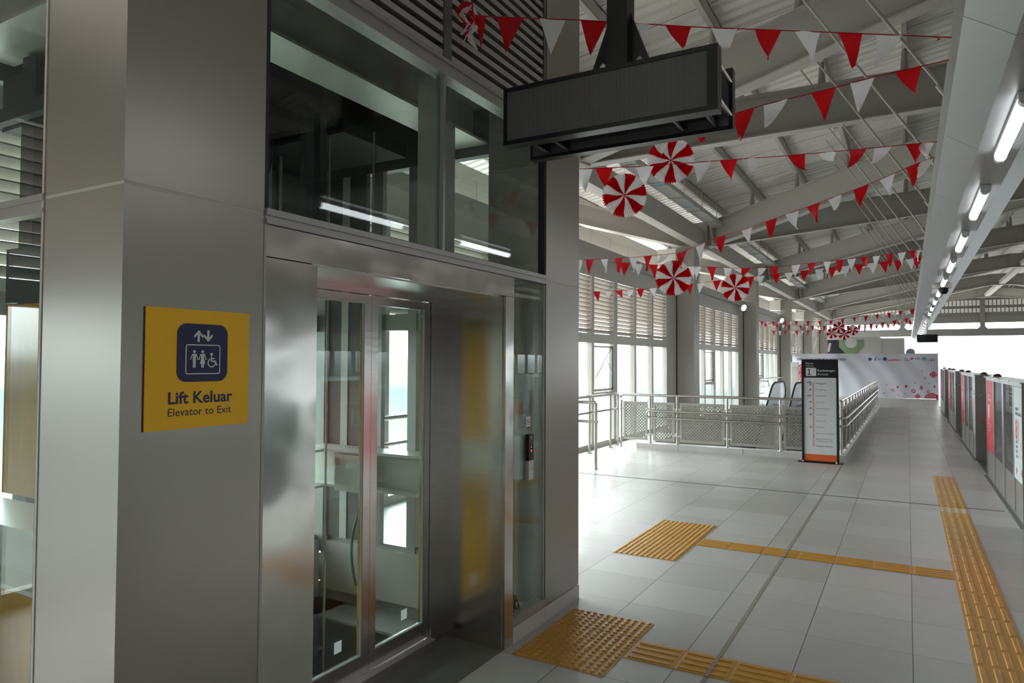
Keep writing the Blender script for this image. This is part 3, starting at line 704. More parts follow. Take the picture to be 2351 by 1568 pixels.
ng = MB(); ng.rect(frame((-2.1763, 0, 0), (0, 1, 0), (0, 0, 1)), 4.032, 4.083, 1.327, 1.338, 0.0004)
f2 = frame((-2.1763, 0, 0), (0, 1, 0), (0, 0, 1)); ng.ring(f2, 4.0575, 1.371, 0.022, 0.0175, 0.0004); ng.poly(f2, [(4.044, 1.386), (4.047, 1.389), (4.072, 1.357), (4.069, 1.354)], 0.0004)
ng.build('prohibition_mark', RED, ns)
MB().rect(frame((-2.1766, 0, 0), (0, 1, 0), (0, 0, 1)), 4.046, 4.068, 1.368, 1.374, 0.0002).build('cigarette_mark', BLACK, ns)

# ------------------------------------------------------------------ yellow lift sign
sg = thing('lift_sign', 'square yellow lift sign with navy pictogram on the grey corner pillar', 'sign', (XF, 1.588, 1.738))
MB().box(XF + 0.0005, XF + 0.006, 1.383, 1.794, 1.533, 1.944).build('board', YELLOW, sg)
MB().box(XF + 0.0003, XF + 0.005, 1.3815, 1.3832, 1.534, 1.943).build('board_edge', BROWN, sg)
f0 = frame((XF + 0.006, 1.383, 1.533), (0, 1, 0), (0, 0, 1))      # 0..0.411 both ways
icon = MB(); icon.poly(f0, rrect(0.113, 0.316, 0.160, 0.362, 0.036), 0.0008); icon.build('pictogram_field', NAVY, sg)
f1 = frame((XF + 0.0068, 1.383, 1.533), (0, 1, 0), (0, 0, 1)); g = MB()
rring(g, f1, 0.146, 0.285, 0.186, 0.290, 0.010, 0.0035, 0.0006)
T = 0.0006
for cx, up in ((0.196, 1), (0.234, -1)):
    c = 0.320
    g.poly(f1, [(cx - 0.0042, c - 0.021 * up), (cx + 0.0042, c - 0.021 * up), (cx + 0.0042, c + 0.010 * up), (cx - 0.0042, c + 0.010 * up)][::up], T)
    g.poly(f1, [(cx - 0.018, c + 0.001 * up), (cx, c + 0.020 * up), (cx, c + 0.009 * up), (cx - 0.018, c - 0.008 * up)][::up], T)
    g.poly(f1, [(cx + 0.018, c + 0.001 * up), (cx + 0.018, c - 0.008 * up), (cx, c + 0.009 * up), (cx, c + 0.020 * up)][::up], T)
def man(cx, skirt):
    b = 0.209; g.disc(f1, cx, b + 0.056, 0.0052, T)
    g.poly(f1, [(cx - 0.007, b + 0.048), (cx - 0.0055, b + 0.026), (cx + 0.0055, b + 0.026), (cx + 0.007, b + 0.048)], T)
    for q in (-1, 1):
        g.poly(f1, [(cx + q * 0.006, b + 0.049), (cx + q * 0.0095, b + 0.047), (cx + q * 0.0165, b + 0.028), (cx + q * 0.0130, b + 0.027)][::q], T)
        g.poly(f1, [(cx + q * 0.0007, b + 0.027), (cx + q * 0.0055, b + 0.027), (cx + q * 0.0048, b), (cx + q * 0.0007, b)][::q], T)
    if skirt: g.poly(f1, [(cx - 0.005, b + 0.036), (cx - 0.0105, b + 0.013), (cx + 0.0105, b + 0.013), (cx + 0.005, b + 0.036)], T * 1.4)
man(0.180, False); man(0.213, True)
cx, b = 0.250, 0.209
g.disc(f1, cx - 0.001, b + 0.047, 0.005, T); g.ring(f1, cx, b + 0.017, 0.0165, 0.0125, T, 24, 1.0, 2.0, 2 * PI + 0.05)
g.poly(f1, [(cx - 0.004, b + 0.040), (cx - 0.004, b + 0.022), (cx + 0.001, b + 0.022), (cx + 0.001, b + 0.040)], T)
g.poly(f1, [(cx - 0.004, b + 0.025), (cx - 0.004, b + 0.020), (cx + 0.016, b + 0.020), (cx + 0.016, b + 0.025)], T)
g.poly(f1, [(cx, b + 0.034), (cx, b + 0.030), (cx + 0.013, b + 0.030), (cx + 0.013, b + 0.034)], T)
g.poly(f1, [(cx + 0.012, b + 0.024), (cx + 0.019, b + 0.006), (cx + 0.0235, b + 0.008), (cx + 0.0165, b + 0.025)], T)
g.build('pictogram', INK, sg)
lt = MB(); text(lt, f0, 'Lift Keluar', 0.084, 0.087, 0.040, 0.0008, bold=0.022, fit=0.256)
text(lt, f0, 'Elevator to Exit', 0.084, 0.045, 0.027, 0.0008, fit=0.252)
lt.build('lettering', NAVY, sg)

# ------------------------------------------------------------------ tactile paving
def tactile_bars(t, x0, y0, x1, y1, along, mat):
    mb = MB().box(x0 + 0.001, x1 - 0.001, y0 + 0.001, y1 - 0.001, 0.0005, 0.003)
    for i in range(4):
        c = (i + 0.5) / 4
        if along == 'x':
            y = y0 + (y1 - y0) * c; a, b = x0 + 0.020, x1 - 0.020
            mb.ext([(a, y - 0.017, 0.003), (a, y + 0.017, 0.003), (a + 0.004, y + 0.011, 0.008), (a + 0.004, y - 0.011, 0.008)], (b - a - 0.004, 0, 0))
        else:
            x = x0 + (x1 - x0) * c; a, b = y0 + 0.022, y1 - 0.022
            mb.ext([(x + 0.017, a, 0.003), (x - 0.017, a, 0.003), (x - 0.011, a + 0.004, 0.008), (x + 0.011, a + 0.004, 0.008)], (0, b - a - 0.004, 0))
    return mb.build('tactile_tile', mat, t)
def tactile_dots(t, x0, y0, x1, y1, mat):
    mb = MB().box(x0 + 0.001, x1 - 0.001, y0 + 0.001, y1 - 0.001, 0.0005, 0.003)
    for i in range(6):
        for j in range(6):
            mb.dome((x0 + (i + 0.5) * (x1 - x0) / 6, y0 + (j + 0.5) * (y1 - y0) / 6, 0.003), 0.0155, 10, 3, 0.42)
    return mb.build('tactile_tile', mat, t)
t = thing('warning_tiles', 'near square of dotted yellow tactile tiles in front of the lift portal', 'tactile paving', (-1.80, 4.15, 0))
for i in range(2):
    for j in range(3): tactile_dots(t, -2.095 + 0.295 * i, 3.70 + 0.304 * j, -1.80 + 0.295 * i, 4.004 + 0.304 * j, TACT)
t = thing('warning_tiles', 'far rectangle of dotted yellow tactile tiles beyond the lift corner', 'tactile paving', (-2.1, 6.9, 0))
for i in range(2):
    for j in range(5): tactile_dots(t, -2.40 + 0.295 * i, 6.14 + 0.306 * j, -2.105 + 0.295 * i, 6.446 + 0.306 * j, TACT)
t = thing('guiding_strip', 'near row of ribbed yellow tactile tiles leading from the lift portal', 'tactile paving', (-0.6, 4.15, 0))
for i in range(6): tactile_bars(t, -1.50 + 0.303 * i, 4.0, -1.197 + 0.303 * i, 4.295, 'x', TACT)
t = thing('guiding_strip', 'far row of ribbed yellow tactile tiles joining the dotted rectangle to the long strip', 'tactile paving', (-0.7, 6.92, 0))
for i in range(7): tactile_bars(t, -1.80 + 0.3025 * i, 6.78, -1.4975 + 0.3025 * i, 7.06, 'x', TACT)
t = thing('guiding_strip', 'long strip of ribbed yellow tactile tiles running along the platform at right', 'tactile paving', (0.465, 7.6, 0))
y = 2.52; k = 0
while y < 12.7:
    tactile_bars(t, 0.318, y, 0.612, y + 0.303, 'y', TACTW if 9.5 < y < 9.8 else TACT); y += 0.303

# ------------------------------------------------------------------ information stand
st = thing('platform_sign', 'tall black framed platform sign listing arrival stops, standing before the ramp railing', 'sign', (-1.355, 13.45, 0))
MB().box(-1.655, -1.62, 13.42, 13.49, 0, 1.825).box(-1.09, -1.055, 13.42, 13.49, 0, 1.825).box(-1.62, -1.09, 13.42, 13.49, 1.80, 1.825).box(-1.62, -1.09, 13.42, 13.49, 0, 0.03).build('frame', BLACK, st)
MB().box(-1.72, -0.99, 13.35, 13.56, 0.0, 0.012).build('base_plate', BLACK, st)
MB().cyl((-1.63, 13.40, 0.012), (-1.63, 13.40, 0.03), 0.018, 10).cyl((-1.09, 13.40, 0.012), (-1.09, 13.40, 0.03), 0.018, 10).build('bolts', STEELP, st)
fz = lambda d: frame((-1.62, 13.44 - d, 0), (1, 0, 0), (0, 0, 1))
MB().box(-1.62, -1.09, 13.44, 13.485, 0.03, 1.80).build('face_panel', SIGNW, st)
MB().rect(fz(0), 0, 0.53, 1.50, 1.80, 0.002).build('header_panel', SIGNK, st)
MB().rect(fz(0), 0, 0.53, 0.03, 0.145, 0.002).build('orange_band', ORANGE, st)
MB().poly(fz(0.002), rrect(0.035, 0.205, 1.530, 1.675, 0.012), 0.002).build('number_box', INK, st)
tw = MB(); text(tw, fz(0.002), 'Peron', 0.035, 1.738, 0.034, 0.001, bold=0.006, fit=0.118)
text(tw, fz(0.002), 'Platform', 0.035, 1.696, 0.025, 0.001, fit=0.132)
text(tw, fz(0.002), 'Kedatangan', 0.225, 1.610, 0.037, 0.001, bold=0.006, fit=0.285)
text(tw, fz(0.002), 'Arrivals', 0.225, 1.545, 0.036, 0.001, fit=0.175)
tw.build('white_lettering', INK, st)
tn = MB(); tn.poly(fz(0.004), [(0.060, 1.550), (0.122, 1.550), (0.122, 1.564), (0.099, 1.564), (0.099, 1.655), (0.087, 1.655), (0.062, 1.640), (0.066, 1.627), (0.083, 1.636), (0.083, 1.564), (0.060, 1.564)], 0.0008); tn.build('platform_number', SIGNK, st)
rl = MB(); rl.rect(fz(0.0), 0.145, 0.166, 0.285, 1.40, 0.002); rl.build('route_line', SALMON, st)
rr_ = MB(); rr_.ring(fz(0.004), 0.170, 1.641, 0.027, 0.023, 0.001)
rr_.ring(fz(0.0021), 0.1555, 1.398, 0.021, 0.017, 0.0012)
rr_.build('route_rings', BANR, st)
stops = ['Manggarai', 'Proklamasi', 'Matraman', 'Pramuka', 'Rawamangun', 'Velodrome', 'Equestrian', 'Pulomas', 'Boulevard Selatan', 'Boulevard Utara', 'Kelapa Gading']
ws = [.165, .17, .165, .14, .215, .17, .165, .135, .285, .255, .26]
tl = MB(); td = MB(); wd = MB(); gr = MB(); ic = MB()
for i, (s_, wdt) in enumerate(zip(stops, ws)):
    v = 1.398 - i * 0.1105
    wd.disc(fz(0.002), 0.1555, v, 0.017, 0.0008)
    if i: gr.ring(fz(0.0021), 0.1555, v, 0.020, 0.0165, 0.0012)
    gr.poly(fz(0.0029), [(0.147, v - 0.006), (0.164, v - 0.006), (0.1555, v + 0.008)], 0.0006)
    vv = v - 0.012 + (0.014 if i == 9 else 0)
    text(td if i in (0, 10) else tl, fz(0.0), s_, 0.200, vv, 0.026, 0.001, bold=0.0, fit=wdt)
    if i == 9: text(tl, fz(0.0), 'Summarecon Mall', 0.200, vv - 0.038, 0.026, 0.001, fit=0.27)
    spots = {0: [(-0.085, 0.018), (-0.048, 0.018), (-0.048, -0.020)], 1: [(-0.048, 0)], 2: [(-0.085, 0), (-0.048, 0)], 3: [(-0.048, 0)], 4: [(-0.048, 0)], 5: [(-0.048, 0)], 7: [(-0.048, 0)]}.get(i, [])
    for a, b2 in spots: rring(ic, fz(0.0), 0.1555 + a - 0.015, 0.1555 + a + 0.015, v + b2 - 0.015, v + b2 + 0.015, 0.003, 0.007, 0.0015)
wd.build('stop_dots', SIGNW, st); gr.build('stop_rings', TXTL, st); tl.build('stop_names', TXTL, st); td.build('stop_names', SIGNK, st); ic.build('transfer_icons', NAVY, st)

# ------------------------------------------------------------------ railings round the escalator well
def post(t, x, y, z0, h=1.05): return MB().cyl((x, y, z0), (x, y, z0 + h), 0.024, 12).cyl((x, y, z0), (x, y, z0 + 0.012), 0.05, 14).build('post', TUBE, t)
PFRAME = pmat('satin panel frame', (0.40, 0.385, 0.35), 0.42, 0.6)
def perf_panel(t, a, b, fixed, axis, z0=0.15, z1=0.94):
    if axis == 'x':
        bx = lambda u0, u1, w0, w1, th: MB().box(u0, u1, fixed - th, fixed + th, w0, w1)
    else:
        bx = lambda u0, u1, w0, w1, th: MB().box(fixed - th, fixed + th, u0, u1, w0, w1)
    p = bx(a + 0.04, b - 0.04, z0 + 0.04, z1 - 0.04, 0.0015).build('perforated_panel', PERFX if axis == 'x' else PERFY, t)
    f = MB()
    for q in (bx(a, b, z0, z0 + 0.05, 0.012), bx(a, b, z1 - 0.05, z1, 0.012), bx(a, a + 0.05, z0 + 0.05, z1 - 0.05, 0.012), bx(b - 0.05, b, z0 + 0.05, z1 - 0.05, 0.012)): f.add(q.v, q.f)
    f.build('panel_frame', PFRAME, p)
    for u in (a, b):
        for w_ in (z0 + 0.12, z1 - 0.14): bx(u - 0.045, u + 0.045, w_ - 0.02, w_ + 0.02, 0.016).build('clamp', TUBE, p)
YR = 13.92
r1 = thing('guard_railing', 'stainless railing with perforated panels across the platform behind the sign', 'railing', (-3, YR, 0))
MB().tube([(-5.26, YR, 1.02), (-5.25, YR, 1.06), (-5.20, YR, 1.08), (-1.10, YR, 1.08)], 0.026, 12).build('top_rail', TUBE, r1)
for x in (-5.25, -4.62, -4.06, -3.07, -2.09, -1.17): post(r1, x, YR, 0.10 if x > -5 else 0, 0.97)
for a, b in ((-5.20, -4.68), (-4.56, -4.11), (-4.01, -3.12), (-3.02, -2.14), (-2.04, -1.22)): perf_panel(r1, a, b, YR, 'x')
hy = YR - 0.09
MB().tube([(-1.06, hy - 0.0, 0.765), (-4.60, hy, 0.765)] + [(-4.60 - 0.07 * math.sin(a), hy, 0.695 + 0.07 * math.cos(a)) for a in [PI * i / 8 for i in range(1, 8)]] + [(-4.60, hy, 0.625), (-1.06, hy, 0.625)], 0.021, 10).build('hand_rail', TUBE, r1)
hb = MB()
for x in (-4.06, -3.07, -2.09):
    for z in (0.765, 0.625): hb.tube([(x, YR, z - 0.05), (x, hy, z - 0.045), (x, hy, z - 0.01)], 0.008, 6)
hb.build('rail_brackets', TUBE, r1)
r2 = thing('guard_railing', 'long stainless railing running away along the walkway right of the sign', 'railing', (-1.06, 22, 0))
MB().cyl((-1.06, 13.97, 1.07), (-1.06, 31.4, 1.07), 0.026, 12).build('top_rail', TUBE, r2)
n2 = 19; ys2 = [14.0 + (31.3 - 14.0) * i / (n2 - 1) for i in range(n2)]
for y in ys2: post(r2, -1.06, y, 0.10, 0.96)
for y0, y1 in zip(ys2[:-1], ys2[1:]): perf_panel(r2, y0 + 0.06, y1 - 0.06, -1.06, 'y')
MB().tube([(-1.035, hy, 0.765), (-0.98, hy + 0.03, 0.765), (-0.97, hy + 0.1, 0.765), (-0.97, 31.75, 0.765)], 0.021, 10).tube([(-1.035, hy, 0.625), (-0.98, hy + 0.03, 0.625), (-0.97, hy + 0.1, 0.625), (-0.97, 31.75, 0.625)], 0.021, 10).build('hand_rail', TUBE, r2)
r3 = thing('guard_railing', 'stainless railing in front of the window wall left of the perforated panels', 'railing', (-5.35, 12.5, 0))
MB().tube([(-5.35, 5.4, 1.09), (-5.35, 13.90, 1.09), (-5.35, 13.98, 1.07), (-5.35, 14.0, 1.0)], 0.026, 12).build('top_rail', TUBE, r3)
MB().cyl((-5.35, 5.4, 0.78), (-5.35, 13.98, 0.78), 0.021, 10).build('hand_rail', TUBE, r3)
for y in (7.0, 8.9, 10.7, 12.46, 13.55, 13.98): post(r3, -5.35, y, 0, 1.07)
r4 = thing('guard_railing', 'short stainless railing end with one post nearest the lift corner', 'railing', (-4.6, 10.73, 0))
MB().tube([(-5.318, 10.73, 1.09), (-4.50, 10.73, 1.09)], 0.027, 12).tube([(-5.325, 10.73, 0.775), (-4.46, 10.73, 0.775)], 0.024, 12).build('rails', TUBE, r4)
post(r4, -4.49, 10.73, 0, 1.09)

# ------------------------------------------------------------------ escalator
es = thing('escalator', 'escalator descending behind the perforated railing, black handrails and pale balustrades', 'escalator', (-4.48, 31, 0))
tr = MB().box(-5.0, -3.96, 31.0, 34.2, -0.02, 0.01)
tr.ext([(-4.95, 31.2, 0.0), (-4.95, 31.2, -0.9), (-4.95, 22.5, -5.4), (-4.95, 21.2, -5.4), (-4.95, 30.6, -0.05)], (0.95, 0, 0))
tr.build('truss', STEELP, es)
for x in (-4.92, -4.05):
    path = [(x, 21.5, -4.45 + 0.02), (x, 29.2, 0.02), (x, 30.3, 0.62), (x, 30.75, 0.82), (x, 31.3, 0.90), (x, 33.4, 0.90), (x, 33.85, 0.84), (x, 34.1, 0.62), (x, 34.15, 0.42), (x, 34.0, 0.22), (x, 33.7, 0.12)]
    MB().tube(path, 0.045, 10).build('handrail', RUBBER, es)
    b0 = [(x - 0.006, p[1], p[2] - 0.03) for p in path[:8]]
    MB().ext([(x - 0.006, 34.0, 0.0), (x - 0.006, 31.0, 0.0), (x - 0.006, 21.5, -5.2)] + b0, (0.012, 0, 0)).build('balustrade', GLASSE, es)
cb = thing('cabinet', 'tall pale grey cabinet standing beside the banner left edge', 'cabinet', (-4.54, 33.2, 0))
MB().box(-4.71, -4.37, 34.4, 34.6, 0, 1.78).build('case', BOXW, cb)
MB().box(-4.68, -4.40, 34.393, 34.4, 0.2, 1.60).build('door', PAINTL, cb)
r5 = thing('guard_railing', 'distant stainless railing beside the escalator landing', 'railing', (-5.5, 31, 0))
MB().tube([(-5.48, 29.0, 1.05), (-5.48, 34.8, 1.05), (-5.06, 34.9, 1.05)], 0.024, 8).tube([(-5.48, 29.0, 0.7), (-5.48, 34.8, 0.7), (-5.06, 34.9, 0.7)], 0.02, 8).tube([(-5.46, 30.6, 0.98), (-5.12, 30.6, 0.98), (-5.07, 30.65, 0.9), (-5.07, 30.65, 0.5), (-5.46, 30.6, 0.45)], 0.022, 8).build('rails', TUBE, r5)
for y in (29.2, 31.0, 32.9, 34.7): MB().cyl((-5.48, y, 0), (-5.48, y, 1.05), 0.022, 8).build('post', TUBE, r5)

# ------------------------------------------------------------------ banner across the far platform
bn = thing('banner', 'wide white anniversary banner with red ornaments stretched across the far platform', 'banner', (-2.06, 39.8, 0))
nx, nz = 80, 26; vs = []
bw = lambda u, v: 0.035 * math.sin(u * 3.1 + 2.2 * v) * (0.3 + v * 0.5) + 0.03 * math.sin(u * 1.3 - 1.7 * v) + 0.02 * math.sin(u * 7 + v * v * 2)
for j in range(nz + 1):
    for i in range(nx + 1):
        u = 6.68 * i / nx; v = 2.21 * j / nz
        vs.append((-5.40 + u, 39.8 + bw(u, v), 0.01 + v))
MB().add(vs, [(j*(nx+1)+i, j*(nx+1)+i+1, (j+1)*(nx+1)+i+1, (j+1)*(nx+1)+i) for j in range(nz) for i in range(nx)], True).build('cloth', BANW, bn)
MB().box(-5.42, 1.30, 39.95, 40.0, 2.19, 2.24).box(-5.42, -5.37, 39.95, 40.0, 0, 2.2).box(1.24, 1.30, 39.95, 40.0, 0, 2.24).box(-2.1, -2.05, 39.95, 40.0, 0, 2.2).build('frame', STEELP, bn)
fb_ = frame((-5.40, 39.70, 0.01), (1, 0, 0), (0, 0, 1))
def fb(a, b, h=0.0):
    return Vector((-5.40 + a, 39.8 + bw(a, b) - 0.008 - h, 0.01 + b))
tb = MB(); text(tb, fb, 'DIRGAHAYU REPUBLIK INDONESIA', 0.29, 1.87, 0.105, 0.002, bold=0.008, fit=2.36)
tb.build('headline', BANK, bn)
eb = MB()
for cyy in (1.42, 1.02):
    for ro, ri in ((0.30, 0.23), (0.20, 0.14)): eb.ring(fb, 0.62, cyy, ro, ri, 0.002)
for k in range(3): eb.rect(fb, 1.12 + 0.09 * k, 1.17 + 0.09 * k, 0.75, 1.7, 0.002)
def px2b(px, py): return (0.0 + (px - 1817) * 6.68 / 336, (917 - py) * 2.21 / 105)
def orn(px, py, r, kind):
    a, b = px2b(1990 + px * 0.0829, 800 + py * 0.0829); r = r * 0.0829 * 6.68 / 336
    if kind == 'o': eb.ring(fb, a, b, r, r * 0.62, 0.002, 18)
    elif kind == 'e': eb.ring(fb, a, b, r, r * 0.45, 0.002, 8, 0.65)
    elif kind == 'd': eb.poly(fb, [(a - r, b), (a, b - r), (a + r, b), (a, b + r)], 0.002)
    elif kind == 'q':
        for dx, dy in ((0.5, 0), (-0.5, 0), (0, 0.5), (0, -0.5)): eb.ring(fb, a + dx * r, b + dy * r, r * 0.52, r * 0.2, 0.002, 14)
for q in ((1848, 730, 92, 'q'), (1440, 1345, 68, 'q'), (1145, 1070, 46, 'd'), (1330, 1200, 54, 'o'), (1710, 1205, 40, 'o'), (783, 1183, 40, 'o'), (918, 1092, 42, 'e'), (1537, 1100, 58, 'e'), (1877, 1066, 44, 'e'), (1637, 830, 24, 'o'), (1555, 630, 24, 'e'), (1384, 970, 24, 'e'), (1747, 977, 20, 'd'), (628, 1030, 20, 'd'), (558, 1272, 24, 'e'), (386, 1310, 20, 'o'), (938, 1327, 20, 'o'), (1113, 1285, 24, 'e'), (1633, 1355, 22, 'd'), (1935, 903, 18, 'o')): orn(*q)
for k, rr in enumerate((0.26, 0.18, 0.10)): eb.ring(fb, 6.40, 0.03, rr, rr - 0.05, 0.002, 18, 1.0, 0.0, PI)
eb.build('red_ornaments', BANR, bn)
lg = MB(); text(lg, fb, 'JAKPRO', 4.50, 1.845, 0.10, 0.002, bold=0.01, fit=0.60); lg.build('red_logo', BANR, bn)
lb = MB(); c5 = lambda px, py: px2b(1990 + px * 0.0829, 800 + py * 0.0829)
def hexa(mb, px, py, r):
    a, b = c5(px, py); mb.poly(fb, [(a + r * math.cos(PI/6 + i*PI/3), b + r * math.sin(PI/6 + i*PI/3)) for i in range(6)], 0.002)
hexa(lb, 178, 300, 0.09); a, b = c5(585, 292); lb.disc(fb, a, b, 0.088, 0.002)
text(lb, fb, 'W', c5(1108, 305)[0], c5(1108, 305)[1], 0.07, 0.002, bold=0.02, fit=0.13); text(lb, fb, 'VBA', c5(1375, 300)[0], c5(1375, 300)[1], 0.055, 0.002, bold=0.02, fit=0.24)
lb.rect(fb, c5(1105, 335)[0], c5(1228, 335)[0], c5(0, 338)[1], c5(0, 328)[1]); a, b = c5(1865, 322); rring(lb, fb, a - 0.035, a + 0.035, b - 0.035, b + 0.035, 0.01, 0.02)
for k in range(3): lb.rect(fb, c5(395, 0)[0], c5(490 - 25 * k, 0)[0], c5(0, 292 + 26 * k)[1], c5(0, 283 + 26 * k)[1])
lb.build('blue_logos', BLUEP, bn)
lc = MB(); a, b = c5(1615, 285); lc.ring(fb, a, b, 0.08, 0.03, 0.002); a, b = c5(345, 262); lc.poly(fb, rrect(a - 0.04, a + 0.04, b - 0.03, b + 0.03, 0.02)); lc.rect(fb, c5(1700, 0)[0], c5(1745, 0)[0], c5(0, 335)[1], c5(0, 315)[1])
lc.build('cyan_logos', CYANP, bn)
lr = MB(); a, b = c5(315, 318); lr.poly(fb, [(a - 0.06, b + 0.02), (a + 0.05, b - 0.06), (a + 0.04, b + 0.05)]); a, b = c5(1300, 285); lr.poly(fb, [(a - 0.08, b - 0.04), (a + 0.03, b - 0.03), (a + 0.08, b + 0.05), (a - 0.03, b + 0.04)]); a, b = c5(1795, 322); lr.poly(fb, rrect(a - 0.035, a + 0.035, b - 0.035, b + 0.035, 0.01))
lr.build('red_logos', BANR, bn)
MB().box(1.20, 1.26, 39.6, 39.7, 0.0, 0.22).build('red_strap', RED, bn)
tag(MB().cyl((0.13, 41.0, 2.30), (0.13, 41.25, 2.30), 0.21, 24).cyl((0.13, 40.97, 2.30), (0.13, 41.0, 2.30), 0.14, 20).box(0.10, 0.16, 41.05, 41.15, 0, 2.1).build('round_fan', pmat('fan grey', (0.22, 0.23, 0.27), 0.5)), 'grey round fan housing peeking over the banner top', 'fan')
art = thing('wall_emblem', 'large navy and green octagon emblem on the grey wall above the banner', 'emblem', (-3.9, 56.98, 2.9))
fa = lambda d: (lambda a, b, h=0.0: Vector((a * 1.213, 56.99 - d - h, 1.77 + (b - 1.77) * 1.213)))
MB().poly(fa(0), [(-4.30, 0.9), (-3.4, 0.9), (-3.0, 1.8), (-3.0, 3.16), (-4.30, 3.16)], 0.004).build('navy_field', SIGNK, art)
MB().poly(fa(0.006), [(-3.65, 3.16), (-3.65, 2.72), (-3.25, 2.28), (-2.69, 2.28), (-2.29, 2.72), (-2.29, 3.16)], 0.004).build('green_octagon', GREENP, art)
MB().disc(fa(0.012), -2.97, 2.98, 0.33, 0.004).build('grey_disc', GREYP, art)

# ------------------------------------------------------------------ platform screen doors
XP = 1.08
STEELQ = pmat('stainless post darkened by reflection', (0.40, 0.375, 0.35), 0.3, 1.0, var=0.08, vscale=4)  # dim surroundings mirrored by the end posts, put into a darker steel colour
def psd_box(k):
    y0 = 9.25 + 5.98 * k; y1 = y0 + 4.12
    lab = {-2: 'screen door box behind the camera with red and white film', -1: 'screen door box beside the camera, mirrored in the lift glass', 0: 'nearest visible screen door box with red and white film panels', 1: 'second screen door box along the platform edge, before the dark gap', 2: 'third screen door box along the platform edge', 3: 'farthest screen door box, next to the banner'}[k]
    t = thing('screen_door_box', lab, 'platform screen door', (XP + 0.12, y0 + 2.06, 0))
    MB().box(XP + 0.02, XP + 0.24, y0 + 0.02, y1 - 0.02, 0.0, 0.425).box(XP + 0.02, XP + 0.24, y0 + 0.02, y1 - 0.02, 1.505, 1.54).build('casing', STEELP, t)
    MB().box(XP + 0.05, XP + 0.23, y0 + 0.02, y0 + 0.93, 0.425, 1.505).box(XP + 0.05, XP + 0.23, y1 - 1.05, y1 - 0.02, 0.425, 1.505).build('cabinet_core', STEELP, t)
    fr_ = MB().box(XP, XP + 0.03, y0, y1, 1.505, 1.545).box(XP, XP + 0.03, y0, y1, 0.0, 0.02)
    for a, b in ((0, 0.03), (0.85, 0.94), (1.83, 2.03), (3.02, 3.12), (4.06, 4.12)): fr_.box(XP, XP + 0.03, y0 + a, y0 + b, 0.02, 1.505)
    fr_.build('front_frame', STEELP, t)
    MB().box(XP + 0.012, XP + 0.03, y0 + 0.03, y0 + 4.06, 0.02, 0.425).build('kick_plate', STEELP, t)
    wp = MB().box(XP + 0.004, XP + 0.02, y0 + 0.03, y0 + 0.85, 0.432, 1.50).build('white_film', PWHT, t)
    rp_ = MB().box(XP + 0.004, XP + 0.02, y0 + 3.12, y0 + 4.06, 0.432, 1.50).build('red_film', PRED, t)
    for a, b in ((0.94, 1.83), (2.03, 3.02)):
        MB().box(XP + 0.012, XP + 0.02, y0 + a, y0 + b, 0.53, 1.50).build('glass', GLASSP, t)
        MB().box(XP + 0.008, XP + 0.025, y0 + a, y0 + b, 0.425, 0.53).build('dark_band', pmat('dark film band', (0.06, 0.06, 0.065), 0.35), t)
    # print on the films; u runs right as seen from the platform (toward -y)
    fw = frame((XP + 0.0035, y0 + 0.85, 0.432), (0, -1, 0), (0, 0, 1))
    gk = MB(); gred = MB()
    text(gk, fw, 'DIRGAHAYU', 0.14, 0.80, 0.032, 0, bold=0.02, fit=0.26); text(gk, fw, 'REPUBLIK INDONESIA', 0.14, 0.745, 0.032, 0, bold=0.02, fit=0.48)
    text(gred, fw, '81', 0.13, 0.47, 0.22, 0, bold=0.03, fit=0.26)
    for i, s_ in enumerate(('BERSATU', 'BERDAULAT', 'RAKYAT', 'SEJAHTERA')): text(gk, fw, s_, 0.15, 0.42 - 0.055 * i, 0.030, 0, bold=0.02, fit=0.17)
    rnd = random.Random(k + 5)
    for i in range(26):
        u = 0.45 + 0.34 * rnd.random(); v = 0.03 + 0.62 * rnd.random() * (u / 0.8); r = rnd.choice((0.008, 0.012, 0.02))
        gred.ring(fw, u, v, r, r * 0.5, 0.0006, 8, 0.7)
    for (u, v) in ((0.2, 0.10), (0.62, 0.12)):
        for dx, dy in ((0.022, 0), (-0.022, 0), (0, 0.022), (0, -0.022)): gred.ring(fw, u + dx, v + dy, 0.022, 0.009, 0.0006, 10)
    gk.build('dark_print', BANK, wp); gred.build('red_print', PRED, wp)
    fr2 = frame((XP + 0.0035, y0 + 4.06, 0.432), (0, -1, 0), (0, 0, 1)); gw = MB()
    text(gw, fr2, 'DIRGAHAYU', 0.16, 0.82, 0.032, 0, bold=0.02, fit=0.26); text(gw, fr2, 'REPUBLIK INDONESIA', 0.16, 0.765, 0.032, 0, bold=0.02, fit=0.46)
    text(gw, fr2, '81', 0.14, 0.50, 0.20, 0, bold=0.03, fit=0.26)
    for i, s_ in enumerate(('BERSATU', 'BERDAULAT', 'RAKYAT', 'SEJAHTERA')): text(gw, fr2, s_, 0.16, 0.45 - 0.055 * i, 0.030, 0, bold=0.02, fit=0.17)
    for i in range(30):
        u = 0.40 + 0.5 * rnd.random(); v = 0.03 + 0.75 * rnd.random() * (u / 0.9); r = rnd.choice((0.008, 0.012, 0.02))
        gw.ring(fr2, u, v, r, r * 0.5, 0.0006, 8, 0.7)
    gw.build('white_print', INK, rp_)
    MB().box(XP - 0.02, XP + 0.19, y0 - 0.045, y0 + 0.0, 0.0, 1.55).build('end_post', STEELQ, t)
    fe = frame((XP, y0 - 0.045, 0), (1, 0, 0), (0, 0, 1)); MB().disc(fe, 0.075, 1.20, 0.028, 0.012).build('sensor', STEEL, t)
    cv = MB()
    for a, b in ((0.0, 0.9), (1.0, 1.95), (2.05, 3.0), (3.1, 4.1)): cv.box(XP - 0.03, XP + 0.26, y0 + a, y0 + b, 1.548, 1.562)
    cv.build('top_cover', STEELP, t)
